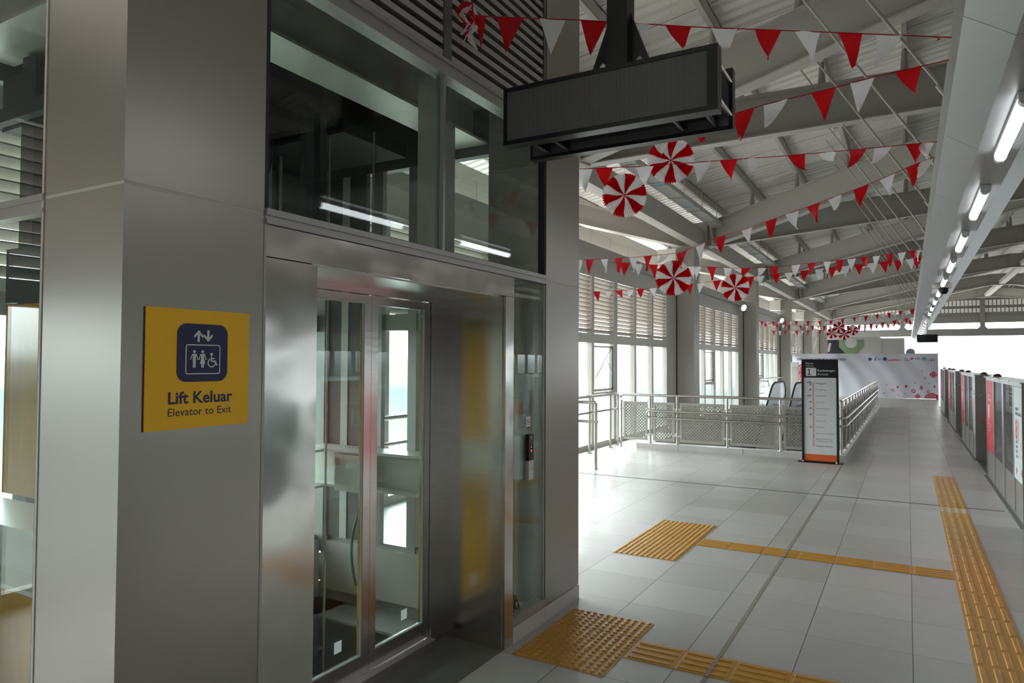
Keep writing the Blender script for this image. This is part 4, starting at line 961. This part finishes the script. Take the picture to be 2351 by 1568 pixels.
    for yy2 in (y0 + 0.12, y1 - 0.22):
        MB().cyl((XP + 0.13, yy2, 1.562), (XP + 0.13, yy2, 1.568), 0.062, 16).dome((XP + 0.13, yy2, 1.568), 0.057, 14, 5, 0.72).build('dome_light', DOME, t)
    MB().box(XP + 0.05, XP + 0.06, y0 + 0.04, y1 - 0.04, -0.0, 0.0).build('seal', RUBBER, t) if False else None
    # sliding leaf standing back in the doorway beyond
    names = {-2: 'behind the camera', -1: 'beside the camera', 0: 'between the two nearest boxes', 1: 'between the second and third box', 2: 'between the third and last box', 3: 'beyond the last box'}
    s = thing('sliding_door', 'glazed half-height sliding door set back %s' % names[k], 'platform screen door', (XP + 0.21, y1 + 0.93, 0))
    ya, yb = y1 + 0.02, y0 + 5.98 - 0.06
    MB().box(XP + 0.195, XP + 0.225, ya, yb, 0.03, 0.12).box(XP + 0.195, XP + 0.225, ya, yb, 1.36, 1.42).box(XP + 0.195, XP + 0.225, ya, ya + 0.05, 0.12, 1.36).box(XP + 0.195, XP + 0.225, yb - 0.05, yb, 0.12, 1.36).box(XP + 0.195, XP + 0.225, (ya + yb) / 2 - 0.04, (ya + yb) / 2 + 0.04, 0.12, 1.36).build('leaf_frame', STEELP, s)
    MB().box(XP + 0.205, XP + 0.213, ya + 0.05, (ya + yb) / 2 - 0.04, 0.12, 1.36).box(XP + 0.205, XP + 0.213, (ya + yb) / 2 + 0.04, yb - 0.05, 0.12, 1.36).build('leaf_glass', GLASSP, s)
    MB().box(XP + 0.203, XP + 0.2045, ya + 0.05, (ya + yb) / 2 - 0.04, 0.72, 0.80).box(XP + 0.203, XP + 0.2045, (ya + yb) / 2 + 0.04, yb - 0.05, 0.72, 0.80).build('red_stripe', PRED, s)
    return t
for k in range(-2, 4): psd_box(k)
gs = MB()
for k in range(-2, 4): gs.box(1.035, 1.078, 9.22 + 5.98 * k, 9.25 + 5.98 * k + 4.12, 0.0, 0.003)
for k in range(-2, 4): gs.box(XP, 1.30, 9.25 + 5.98 * k + 4.13, 9.25 + 5.98 * (k + 1) - 0.05, 0.0, 0.004)
struct(gs, 'trim_9', pmat('dark sill plate', (0.13, 0.13, 0.125), 0.5, 0.3))

# ------------------------------------------------------------------ ceiling duct with lamps
dt = thing('service_duct', 'long pale metal service duct with sloping edges over the platform edge', 'duct', (0.6, 20, 3.35))
prof = [(0.470, 3.350), (0.735, 3.348), (0.940, 3.468), (0.950, 3.72), (0.245, 3.74), (0.258, 3.494)]
y = -6.3; k = 0
while y < 58:
    y2 = y + 2.075; n_ = len(prof)
    p = MB().ext([(a, y + 0.003, b) for a, b in prof], (0, 2.069, 0)).build('duct_section', DUCT, dt)
    y = y2; k += 1
MB().ext([(a + (0.6 - a) * 0.02, -6.3, b + (3.55 - b) * 0.03) for a, b in prof], (0, 64.3, 0)).build('duct_core', JOINT, dt)
nlamp = 0
ords = ['nearest', 'second', 'third', 'fourth', 'fifth', 'sixth', 'seventh', 'eighth', 'ninth', 'tenth', 'eleventh', 'twelfth', 'thirteenth', 'fourteenth', 'fifteenth', 'sixteenth', 'seventeenth', 'eighteenth', 'nineteenth', 'twentieth', 'twenty-first', 'twenty-second', 'twenty-third']
proto = None
for i in range(-2, 21):
    y0 = 4.93 + 2.45 * i
    if i >= 0: lab = 'lit tube lamp under the duct, %s in the row' % ords[i]
    else: lab = ['lit tube lamp on the duct behind the camera', 'lit tube lamp on the duct above the camera'][i + 2]
    if proto is None:
        proto = thing('tube_lamp', lab, 'lamp', (0.615, y0, 3.35), 'tube lamps under the duct')
        MB().box(0.575, 0.655, y0, y0 + 1.36, 3.318, 3.347).build('housing', FIX, proto)
        pts = [(0.615, y0 + 0.05, 3.302), (0.615, y0 + 1.31, 3.302)]
        MB().tube(pts, 0.036, 14).build('diffuser', TUBEL, proto)
        MB().cyl((0.615, y0 - 0.01, 3.304), (0.615, y0 + 0.05, 3.304), 0.040, 14).build('end_cap', CLEARP, proto)
        MB().cyl((0.615, y0 + 1.31, 3.304), (0.615, y0 + 1.37, 3.304), 0.040, 14).build('end_cap', CLEARP, proto)
        kids = list(proto.children)
    else:
        c = proto.copy(); COL.objects.link(c); c.location = (0.615, y0, 3.35); c['label'] = lab
        for q in kids:
            d = q.copy(); COL.objects.link(d); d.parent = c
# hanger rods of the duct
for i in range(22):
    y0 = 3.83 + 2.075 * i; zr = 6.55
    xt = 0.26 - (zr - 3.72) / 1.63
    tag(MB().cyl((0.262, y0, 3.735), (xt, y0, zr), 0.013, 8).cyl((0.262, y0, 3.715), (0.262 - 0.05, y0, 3.715 + 0.0815), 0.02, 8).build('hanger_rod', PAINT), 'slanted steel hanger rod of the duct, %s along it' % ords[i], 'rod')
for i in range(7):
    y0 = 5.47 + 4.5 * i
    x = -1.15
    tag(MB().box(x - 0.04, x + 0.04, y0 - 0.01, y0 + 0.01, zb(x) + 0.70, roof_z(x) - 0.2).build('bracing_plate', PAINT), 'small upright steel plate under the roof purlins, %s from the camera' % ords[i], 'plate')
cc = thing('dome_camera', 'white bracketed dome camera hung under the duct between lamps', 'camera', (0.60, 16.36, 3.3))
MB().box(0.44, 0.78, 16.24, 16.48, 3.27, 3.345).build('mount', BOXW, cc)
MB().tube([(0.64, 16.36, 3.27), (0.64, 16.36, 3.20), (0.64, 16.36, 3.15)], [0.085, 0.085, 0.05], 14).build('dome', BLACK, cc)

# ------------------------------------------------------------------ departure displays
ld = thing('departure_display', 'black double sided dot matrix display hung from a post near the lift', 'display', (-1.3, 3.4, 3.2))
ya = 3.20
xl, xr, zl, zh = -1.876, -0.742, 2.925, 3.232
MB().box(xl, xr, ya + 0.012, ya + 0.075, zl, zh).build('front_case', BLACK, ld)
bz = MB().box(xl, xr, ya, ya + 0.012, zl, zl + 0.022).box(xl, xr, ya, ya + 0.012, zh - 0.022, zh).box(xl, xl + 0.018, ya, ya + 0.012, zl + 0.022, zh - 0.022).box(xr - 0.05, xr, ya, ya + 0.012, zl + 0.022, zh - 0.022)
bz.build('bezel', BLACK, ld)
MB().box(xl + 0.018, xr - 0.05, ya + 0.006, ya + 0.012, zl + 0.022, zh - 0.022).build('dot_matrix', LEDM, ld)
MB().box(xl, xr, ya + 0.31, ya + 0.37, zl, zh).build('rear_case', BLACK, ld)
MB().box(xl + 0.02, xr - 0.02, ya + 0.302, ya + 0.31, zl + 0.02, zh - 0.02).build('rear_plate', pmat('dark steel plate', (0.11, 0.11, 0.115), 0.3), ld)
MB().box(xl + 0.1, xr - 0.1, ya + 0.075, ya + 0.31, zh - 0.10, zh - 0.06).box(xl + 0.1, xr - 0.1, ya + 0.075, ya + 0.31, zl + 0.06, zl + 0.09).build('spacer_box', BLACK, ld)
for x in (xl + 0.12, xl + 0.24, xr - 0.24, xr - 0.08):
    MB().tube([(x, ya + 0.075, zl + 0.03), (x, ya + 0.31, zl + 0.03)], 0.013, 10).box(x - 0.016, x + 0.016, ya + 0.26, ya + 0.30, zl + 0.02, zl + 0.09).build('stand_off', BLACK, ld)
for z in (zl + 0.07, zh - 0.07): MB().tube([(xr - 0.012, ya + 0.075, z), (xr - 0.012, ya + 0.31, z)], 0.012, 10).build('side_bar', TUBE, ld)
pxm = -1.285
MB().box(pxm - 0.055, pxm + 0.055, ya + 0.14, ya + 0.25, zh - 0.1, 6.72).build('drop_post', BLACK, ld)
for sg_ in (-1, 1):
    g0 = pxm + sg_ * 0.055
    pl = [(g0, 3.58), (g0 + sg_ * 0.14, 3.21), (g0 + sg_ * 0.10, 3.21), (g0 + sg_ * 0.058, 3.335), (g0 + sg_ * 0.045, 3.345), (g0 + sg_ * 0.028, 3.33), (g0 + sg_ * 0.028, 3.21), (g0, 3.21)]
    MB().ext([(a, ya + 0.19, b) for a, b in pl][::-sg_], (0, 0.012, 0)).build('gusset', BLACK, ld)
l2 = thing('departure_display', 'small black display hung from the far part of the duct', 'display', (0.6, 26.5, 2.9))
MB().box(0.27, 0.86, 26.4, 26.54, 2.44, 2.70).build('case', BLACK, l2)
MB().box(0.29, 0.84, 26.393, 26.4, 2.46, 2.68).build('screen', pmat('dark screen', (0.01, 0.01, 0.012), 0.12), l2)
MB().box(0.54, 0.59, 26.44, 26.50, 2.70, 3.347).ext([(0.47, 26.46, 3.347), (0.66, 26.46, 3.347), (0.585, 26.46, 3.05), (0.545, 26.46, 3.05)], (0, 0.02, 0)).build('drop_post', STEELP, l2)
for i, (yc, px_) in enumerate(((36.9, -5.0), (45.9, -5.0), (54.9, -5.0))):
    tag(MB().bar((-4.95, yc - 0.25, 2.55), (-4.80, yc - 0.45, 3.15), 0.13, 0.10).build('column_speaker', BOXW), 'tilted white speaker on the %s window-side column' % ['fourth', 'fifth', 'farthest'][i], 'speaker')

# ------------------------------------------------------------------ bunting
BUNT = {"S1":[[[-2.146,3.16,3.696],[-2.018,3.242,3.681],[-1.578,3.525,3.678],[-1.016,3.886,3.659],[-0.379,4.296,3.653],[0.25,4.7,3.648]],[[-2.041,"R",0.3],[-1.904,"R",1.0],[-1.704,"W",1.0],[-1.508,"R",1.0],[-1.298,"W",0.3],[-1.106,"R",0.6],[-0.885,"W",0.6],[-0.669,"R",0.85],[-0.477,"W",0.9],[-0.269,"R",1.0],[-0.074,"W",0.55],[0.224,"R",0.15]]],"S2":[[[-2.174,4.239,3.171],[-1.459,4.464,3.274],[-0.955,4.622,3.389],[-0.795,4.672,3.431],[-0.373,4.804,3.512],[-0.162,4.871,3.561],[0.249,5.0,3.631]],[[-1.404,"W",0.6],[-1.164,"R",0.6],[-0.916,"R",0.6],[-0.722,"W",0.3],[-0.447,"R",1.0],[-0.23,"W",1.0],[0.021,"R",0.8]]],"S3":[[[-2.599,5.357,3.413],[-2.427,5.454,3.422],[-1.948,5.723,3.446],[-1.361,6.053,3.501],[-0.906,6.31,3.541],[-0.385,6.603,3.596],[0.25,6.96,3.67]],[[-2.401,"W",1.0],[-2.251,"R",0.7],[-1.944,"W",1.0],[-1.518,"W",0.5],[-1.319,"R",0.8],[-1.117,"W",0.2],[-0.814,"R",0.6],[-0.58,"W",0.3],[-0.352,"R",0.4],[-0.167,"W",0.3],[0.074,"R",0.6],[0.211,"W",0.6]]],"S4":[[[-4.783,9.484,3.316],[-4.08,9.175,3.228],[-3.166,8.773,3.149],[-2.431,8.45,3.109],[-2.159,8.33,3.167],[-1.929,8.229,3.221],[-1.579,8.075,3.266],[-1.278,7.942,3.317],[-0.827,7.744,3.396],[-0.378,7.546,3.479],[-0.151,7.446,3.534],[0.067,7.35,3.592],[0.25,7.27,3.618]],[[-4.105,"W",1.0],[-3.904,"R",1.0],[-3.631,"W",1.0],[-3.386,"R",1.0],[-3.13,"W",1.0],[-2.9,"R",1.0],[-2.653,"W",0.4],[-2.4,"R",1.0],[-2.141,"W",1.0],[-1.884,"R",1.0],[-1.553,"W",0.7],[-1.278,"R",1.0],[-1.051,"W",0.7],[-0.827,"R",0.8],[-0.623,"W",0.6],[-0.378,"R",1.0],[-0.151,"W",1.0],[0.067,"R",1.0],[0.23,"W",0.6]]],"S5":[[[-3.627,9.329,3.186],[-3.185,9.741,3.171],[-2.731,10.166,3.174],[-2.158,10.701,3.17],[-1.836,11.001,3.192],[-1.06,11.726,3.332],[-0.424,12.321,3.447],[0.25,12.95,3.596]],[[-3.506,"R",0.8],[-3.359,"W",0.7],[-3.185,"R",1.0],[-2.731,"W",0.8],[-2.675,"W",1.0],[-2.504,"R",1.0],[-2.311,"W",1.0],[-2.089,"R",0.4],[-1.89,"W",0.4],[-1.738,"R",0.8],[-1.469,"W",1.0],[-1.263,"R",1.0],[-1.066,"W",1.0],[-0.906,"R",1.0],[-0.745,"W",1.0],[-0.571,"R",1.0],[-0.412,"W",1.0],[-0.24,"R",1.0],[-0.066,"W",1.0],[0.091,"R",1.0],[0.219,"W",0.8]]],"S6":[[[-5.492,12.999,3.173],[-4.811,13.082,3.184],[-3.8,13.205,3.232],[-3.158,13.284,3.299],[-2.387,13.378,3.356],[-1.578,13.477,3.424],[-0.807,13.571,3.488],[-0.138,13.653,3.53],[0.25,13.7,3.569]],[[-5.429,"R",0.8],[-5.188,"W",0.6],[-4.977,"R",0.4],[-4.751,"W",0.5],[-4.553,"R",0.8],[-4.307,"W",1.0],[-3.613,"R",1.0],[-3.404,"W",1.0],[-3.11,"R",1.0],[-2.523,"R",1.0],[-2.342,"W",1.0],[-2.081,"R",1.0],[-1.86,"W",1.0],[-1.599,"R",1.0],[-1.357,"W",1.0],[-1.146,"R",1.0],[-0.931,"W",1.0],[-0.726,"R",1.0],[-0.53,"W",1.0],[-0.343,"R",1.0],[-0.118,"R",1.0],[0.057,"W",1.0],[0.173,"R",1.0]]],"F1":[[[-5.325,30.083,3.455],[-3.904,29.17,3.373],[-2.577,28.317,3.313],[-1.666,27.731,3.386],[-0.684,27.101,3.458],[0.194,26.536,3.542]],[[-5.209,"R",1.0],[-4.955,"W",1.0],[-4.706,"R",1.0],[-4.462,"W",1.0],[-4.222,"R",1.0],[-3.986,"W",1.0],[-3.754,"R",1.0],[-3.527,"W",1.0],[-3.304,"R",1.0],[-3.084,"W",1.0],[-2.868,"R",1.0],[-2.656,"W",1.0],[-2.447,"R",1.0],[-2.242,"W",1.0],[-2.04,"R",1.0],[-1.842,"W",1.0],[-1.647,"R",1.0],[-1.454,"W",1.0],[-1.265,"R",1.0],[-1.079,"W",1.0],[-0.896,"R",1.0],[-0.716,"W",1.0],[-0.538,"R",1.0],[-0.364,"W",1.0],[-0.192,"R",1.0],[-0.022,"W",1.0],[0.145,"R",1.0]]],"F2":[[[-5.283,30.738,3.396],[-4.38,30.225,3.297],[-2.99,29.437,3.178],[-1.728,28.722,3.136],[-0.714,28.146,3.212],[0.2,27.629,3.345]],[[-5.167,"R",1.0],[-4.91,"W",1.0],[-4.658,"R",1.0],[-4.41,"W",1.0],[-4.167,"R",1.0],[-3.927,"W",1.0],[-3.691,"R",1.0],[-3.459,"W",1.0],[-3.231,"R",1.0],[-3.007,"W",1.0],[-2.786,"R",1.0],[-2.569,"W",1.0],[-2.355,"R",1.0],[-2.145,"W",1.0],[-1.938,"R",1.0],[-1.734,"W",1.0],[-1.533,"R",1.0],[-1.335,"W",1.0],[-1.14,"R",1.0],[-0.948,"W",1.0],[-0.758,"R",1.0],[-0.572,"W",1.0],[-0.388,"R",1.0],[-0.207,"W",1.0],[-0.028,"R",1.0],[0.148,"W",1.0]]],"F3":[[[-5.133,31.853,3.125],[-3.648,31.01,3.084],[-2.779,30.518,3.084],[-1.492,29.788,3.13],[-0.601,29.282,3.219],[0.167,28.847,3.305]],[[-5.015,"R",1.0],[-4.761,"W",1.0],[-4.511,"R",1.0],[-4.264,"W",1.0],[-4.022,"R",1.0],[-3.784,"W",1.0],[-3.55,"R",1.0],[-3.319,"W",1.0],[-3.092,"R",1.0],[-2.868,"W",1.0],[-2.648,"R",1.0],[-2.431,"W",1.0],[-2.218,"R",1.0],[-2.007,"W",1.0],[-1.8,"R",1.0],[-1.596,"W",1.0],[-1.395,"R",1.0],[-1.197,"W",1.0],[-1.002,"R",1.0],[-0.81,"W",1.0],[-0.62,"R",1.0],[-0.433,"W",1.0],[-0.249,"R",1.0],[-0.067,"W",1.0],[0.112,"R",1.0]]]}
blab = {
 'S1': 'nearest red and white pennant string, from the lift louvres past the display post',
 'S2': 'pennant string passing behind the black display to the duct',
 'S3': 'pennant string crossing behind the two nearest paper fans to the duct',
 'S4': 'long pennant string dipping past the window wall then rising steeply to the duct',
 'S5': 'pennant string carrying a paper fan before the second column, upper of the tight pair',
 'S6': 'pennant string starting at the louvred window wall, lower of the tight pair',
 'F1': 'distant pennant string, uppermost of the three far ones',
 'F2': 'distant pennant string, middle of the three far ones',
 'F3': 'distant pennant string, lowest of the three far ones'}
def lerp_path(cp, x):
    xs = [q[0] for q in cp]
    for i in range(len(cp) - 1):
        if xs[i] <= x <= xs[i + 1] or (i == len(cp) - 2 and x > xs[i]) or (i == 0 and x < xs[0]):
            t = (x - xs[i]) / (xs[i + 1] - xs[i]); return Vector(cp[i]).lerp(Vector(cp[i + 1]), t)
for key in BUNT:
    cp, flags = BUNT[key]
    cp = [q for q in cp if q[0] < 0.2] + [[0.24, cp[-1][1], cp[-1][2]]]
    mid = cp[len(cp) // 2]
    t = thing('pennant_string', blab[key], 'bunting', mid)
    MB().tube(cp, 0.0035 if key[0] == 'S' else 0.005, 6).build('cord', CORDR, t)
    rnd = random.Random(key)
    for fx_, colr, cu in flags:
        fx_ = min(fx_, 0.155)
        c = lerp_path(cp, fx_); c2 = lerp_path(cp, fx_ + 0.03)
        d = (c2 - c).normalized()
        nrm = d.cross(Vector((0, 0, 1))).normalized()
        W_, H_ = 0.150, 0.195
        tw_ = rnd.uniform(-0.35, 0.35) if cu > 0.5 else rnd.uniform(-0.2, 0.2)
        if cu < 0.35 and key == 'S1' and fx_ < -1.9: W_ = 0.06; H_ = 0.19; cu = 1.0
        if cu < 0.2: W_ = 0.05; H_ = 0.02
        bend = (1 - cu) * 1.0
        rows = 7; vs = []; lean = rnd.uniform(-0.03, 0.03) + (1 - cu) * rnd.choice((-0.05, 0.05))
        sgn = rnd.choice((-1, 1)); zz = 0; oo = 0
        for r in range(rows + 1):
            q = r / rows; half = W_ / 2 * (1 - q * 0.985)
            ang = bend * 2.3 * q          # a curled pennant rolls up out of its plane
            if r: zz += math.cos(ang) * H_ / rows; oo += math.sin(ang) * H_ / rows
            for s_ in (-1, -0.33, 0.33, 1):
                off = d * (half * s_ + lean * q) - Vector((0, 0, 1)) * zz + nrm * (sgn * oo + 0.014 * math.sin(s_ * 2.1 + q * 3 + fx_ * 9) * (0.4 + q) + tw_ * half * s_ * q * 0.6)
                vs.append(c + off)
        fs = [(r*4+j, r*4+j+1, (r+1)*4+j+1, (r+1)*4+j) for r in range(rows) for j in range(3)]
        MB().add(vs, fs, True).build('pennant', RED if colr == 'R' else WHITE, t)

# ------------------------------------------------------------------ folded paper fans
FANS = [((-1.892, 6.30, 3.638), 0.217, 0.25, 'near pleated paper fan partly hidden by the black display', 2.99),
        ((-2.098, 5.639, 3.197), 0.192, 0.0, 'near pleated paper fan low beside the lift corner', 0.252),
        ((-2.519, 8.489, 2.811), 0.222, 0.1, 'pleated paper fan in front of the louvred windows', 0.305),
        ((-2.222, 10.641, 2.881), 0.208, 0.5, 'smaller looking pleated paper fan before the second column, with torn lower rim', 0.29),
        ((-2.176, 28.059, 3.051), 0.212, 0.2, 'distant pleated paper fan, topmost of the cluster of four', 0.295),
        ((-2.489, 29.153, 2.889), 0.212, 0.0, 'distant pleated paper fan, leftmost of the cluster of four', 0.275),
        ((-2.066, 28.913, 2.824), 0.205, 0.3, 'distant pleated paper fan, lowest of the cluster of four', 0.325),
        ((-1.835, 29.983, 3.027), 0.205, 0.4, 'distant pleated paper fan, rightmost of the cluster of four', 0.092)]
for (c, R_, a0, lab, hang) in FANS:
    t = thing('paper_fan', lab, 'paper fan', c)
    c = Vector(c); vd = Vector((0, 0, 1.77)) - c; vd.z = 0; vd.normalize(); vd = (vd + Vector((0.10, 0, 0))).normalized()
    ux = Vector((0, 0, 1)).cross(vd).normalized(); uz = Vector((0, 0, 1))
    NS, NP, SUB = 12, 5, 6
    for s_ in range(NS):
        vs = []; per = NP * SUB
        rad = [0.0, 0.12, 0.35, 0.6, 0.8, 1.0]
        for i in range(per + 1):
            a = a0 + 2 * PI * (s_ + i / per) / NS
            ph = (i % SUB) / SUB
            fold = abs(2 * ph - 1) * 2 - 1
            lobe = abs(math.sin(PI * i / SUB))
            for r in rad:
                rr = R_ * r * ((0.925 + 0.075 * lobe ** 0.6) if r == 1.0 else 1)
                wob = 0.012 * math.sin(3 * a + 5 * r) * r
                vs.append(c + ux * math.cos(a + 0.05 * math.sin(r * 6)) * rr + uz * math.sin(a + 0.05 * math.sin(r * 6)) * rr + vd * (0.010 * fold * min(1, r * 1.8) + wob))
        k = len(rad)
        fs = [(i*k+j, (i+1)*k+j, (i+1)*k+j+1, i*k+j+1) for i in range(per) for j in range(k - 1)]
        MB().add(vs, fs, False).build('paper_segment', RED if s_ % 2 == 0 else WHITE, t)
    MB().cyl(c - vd * 0.012, c + vd * 0.012, 0.006, 8).build('hub', RED, t)
    MB().cyl(c, c + uz * hang, 0.0025, 5).build('hanging_thread', WHITE, t)

# bunched end of the nearest string, tied to the lift louvres
t = [o for o in bpy.data.objects if o.name == 'pennant_string'][0]
rnd = random.Random(3)
for i in range(5):
    c = Vector((-2.125 + 0.012 * i, 3.165 + 0.012 * i, 3.70 - 0.02 * (i % 3))); a = rnd.uniform(0, 2 * PI); vs = []
    for r in range(7):
        q = r / 6; hw = 0.035 * (1 - 0.55 * q) * (1 if r % 2 else 0.55)
        for s_ in (-1, 0, 1):
            vs.append(c + Vector((math.cos(a) * hw * s_ + 0.02 * math.sin(q * 9 + i), math.sin(a) * hw * s_ + 0.018 * math.cos(q * 8 + i), 0.05 - 0.20 * q * (0.7 + 0.12 * i) + 0.012 * abs(s_))))
    MB().add(vs, [(r*3+j, r*3+j+1, (r+1)*3+j+1, (r+1)*3+j) for r in range(6) for j in range(2)], True).build('bunched_pennant', WHITE if i % 3 else RED, t)

# one group phrase for the repeats of each kind
GROUPS = {'steel_column': 'columns of the window side', 'roof_girder': 'roof girders fanning from the columns', 'ridge_joint': 'ridge pieces', 'ridge_beam': 'ridge beams',
 'eaves_beam': 'eaves beams between the columns', 'eaves_outrigger': 'outrigger girders at the eaves', 'equipment_box': 'metal boxes on the columns', 'floodlight': 'floodlights on the girt',
 'shaft_beam': 'grey beams of the lift shaft', 'guide_rail': 'guide rails of the lift', 'plywood_sheet': 'plywood sheets in the shaft', 'wire_rope': 'wire ropes of the lift',
 'warning_tiles': 'dotted tactile areas', 'guiding_strip': 'ribbed tactile strips', 'guard_railing': 'stainless railings', 'screen_door_box': 'screen door boxes along the platform edge',
 'sliding_door': 'sliding doors of the platform edge', 'hanger_rod': 'hanger rods of the duct', 'bracing_plate': 'plates under the purlins', 'departure_display': 'hanging displays',
 'column_speaker': 'speakers on the columns', 'pennant_string': 'pennant strings', 'paper_fan': 'paper fans'}
for o in bpy.data.objects:
    b = o.name.split('.')[0]
    if o.parent is None and 'category' in o and 'group' not in o and b in GROUPS: o['group'] = GROUPS[b]
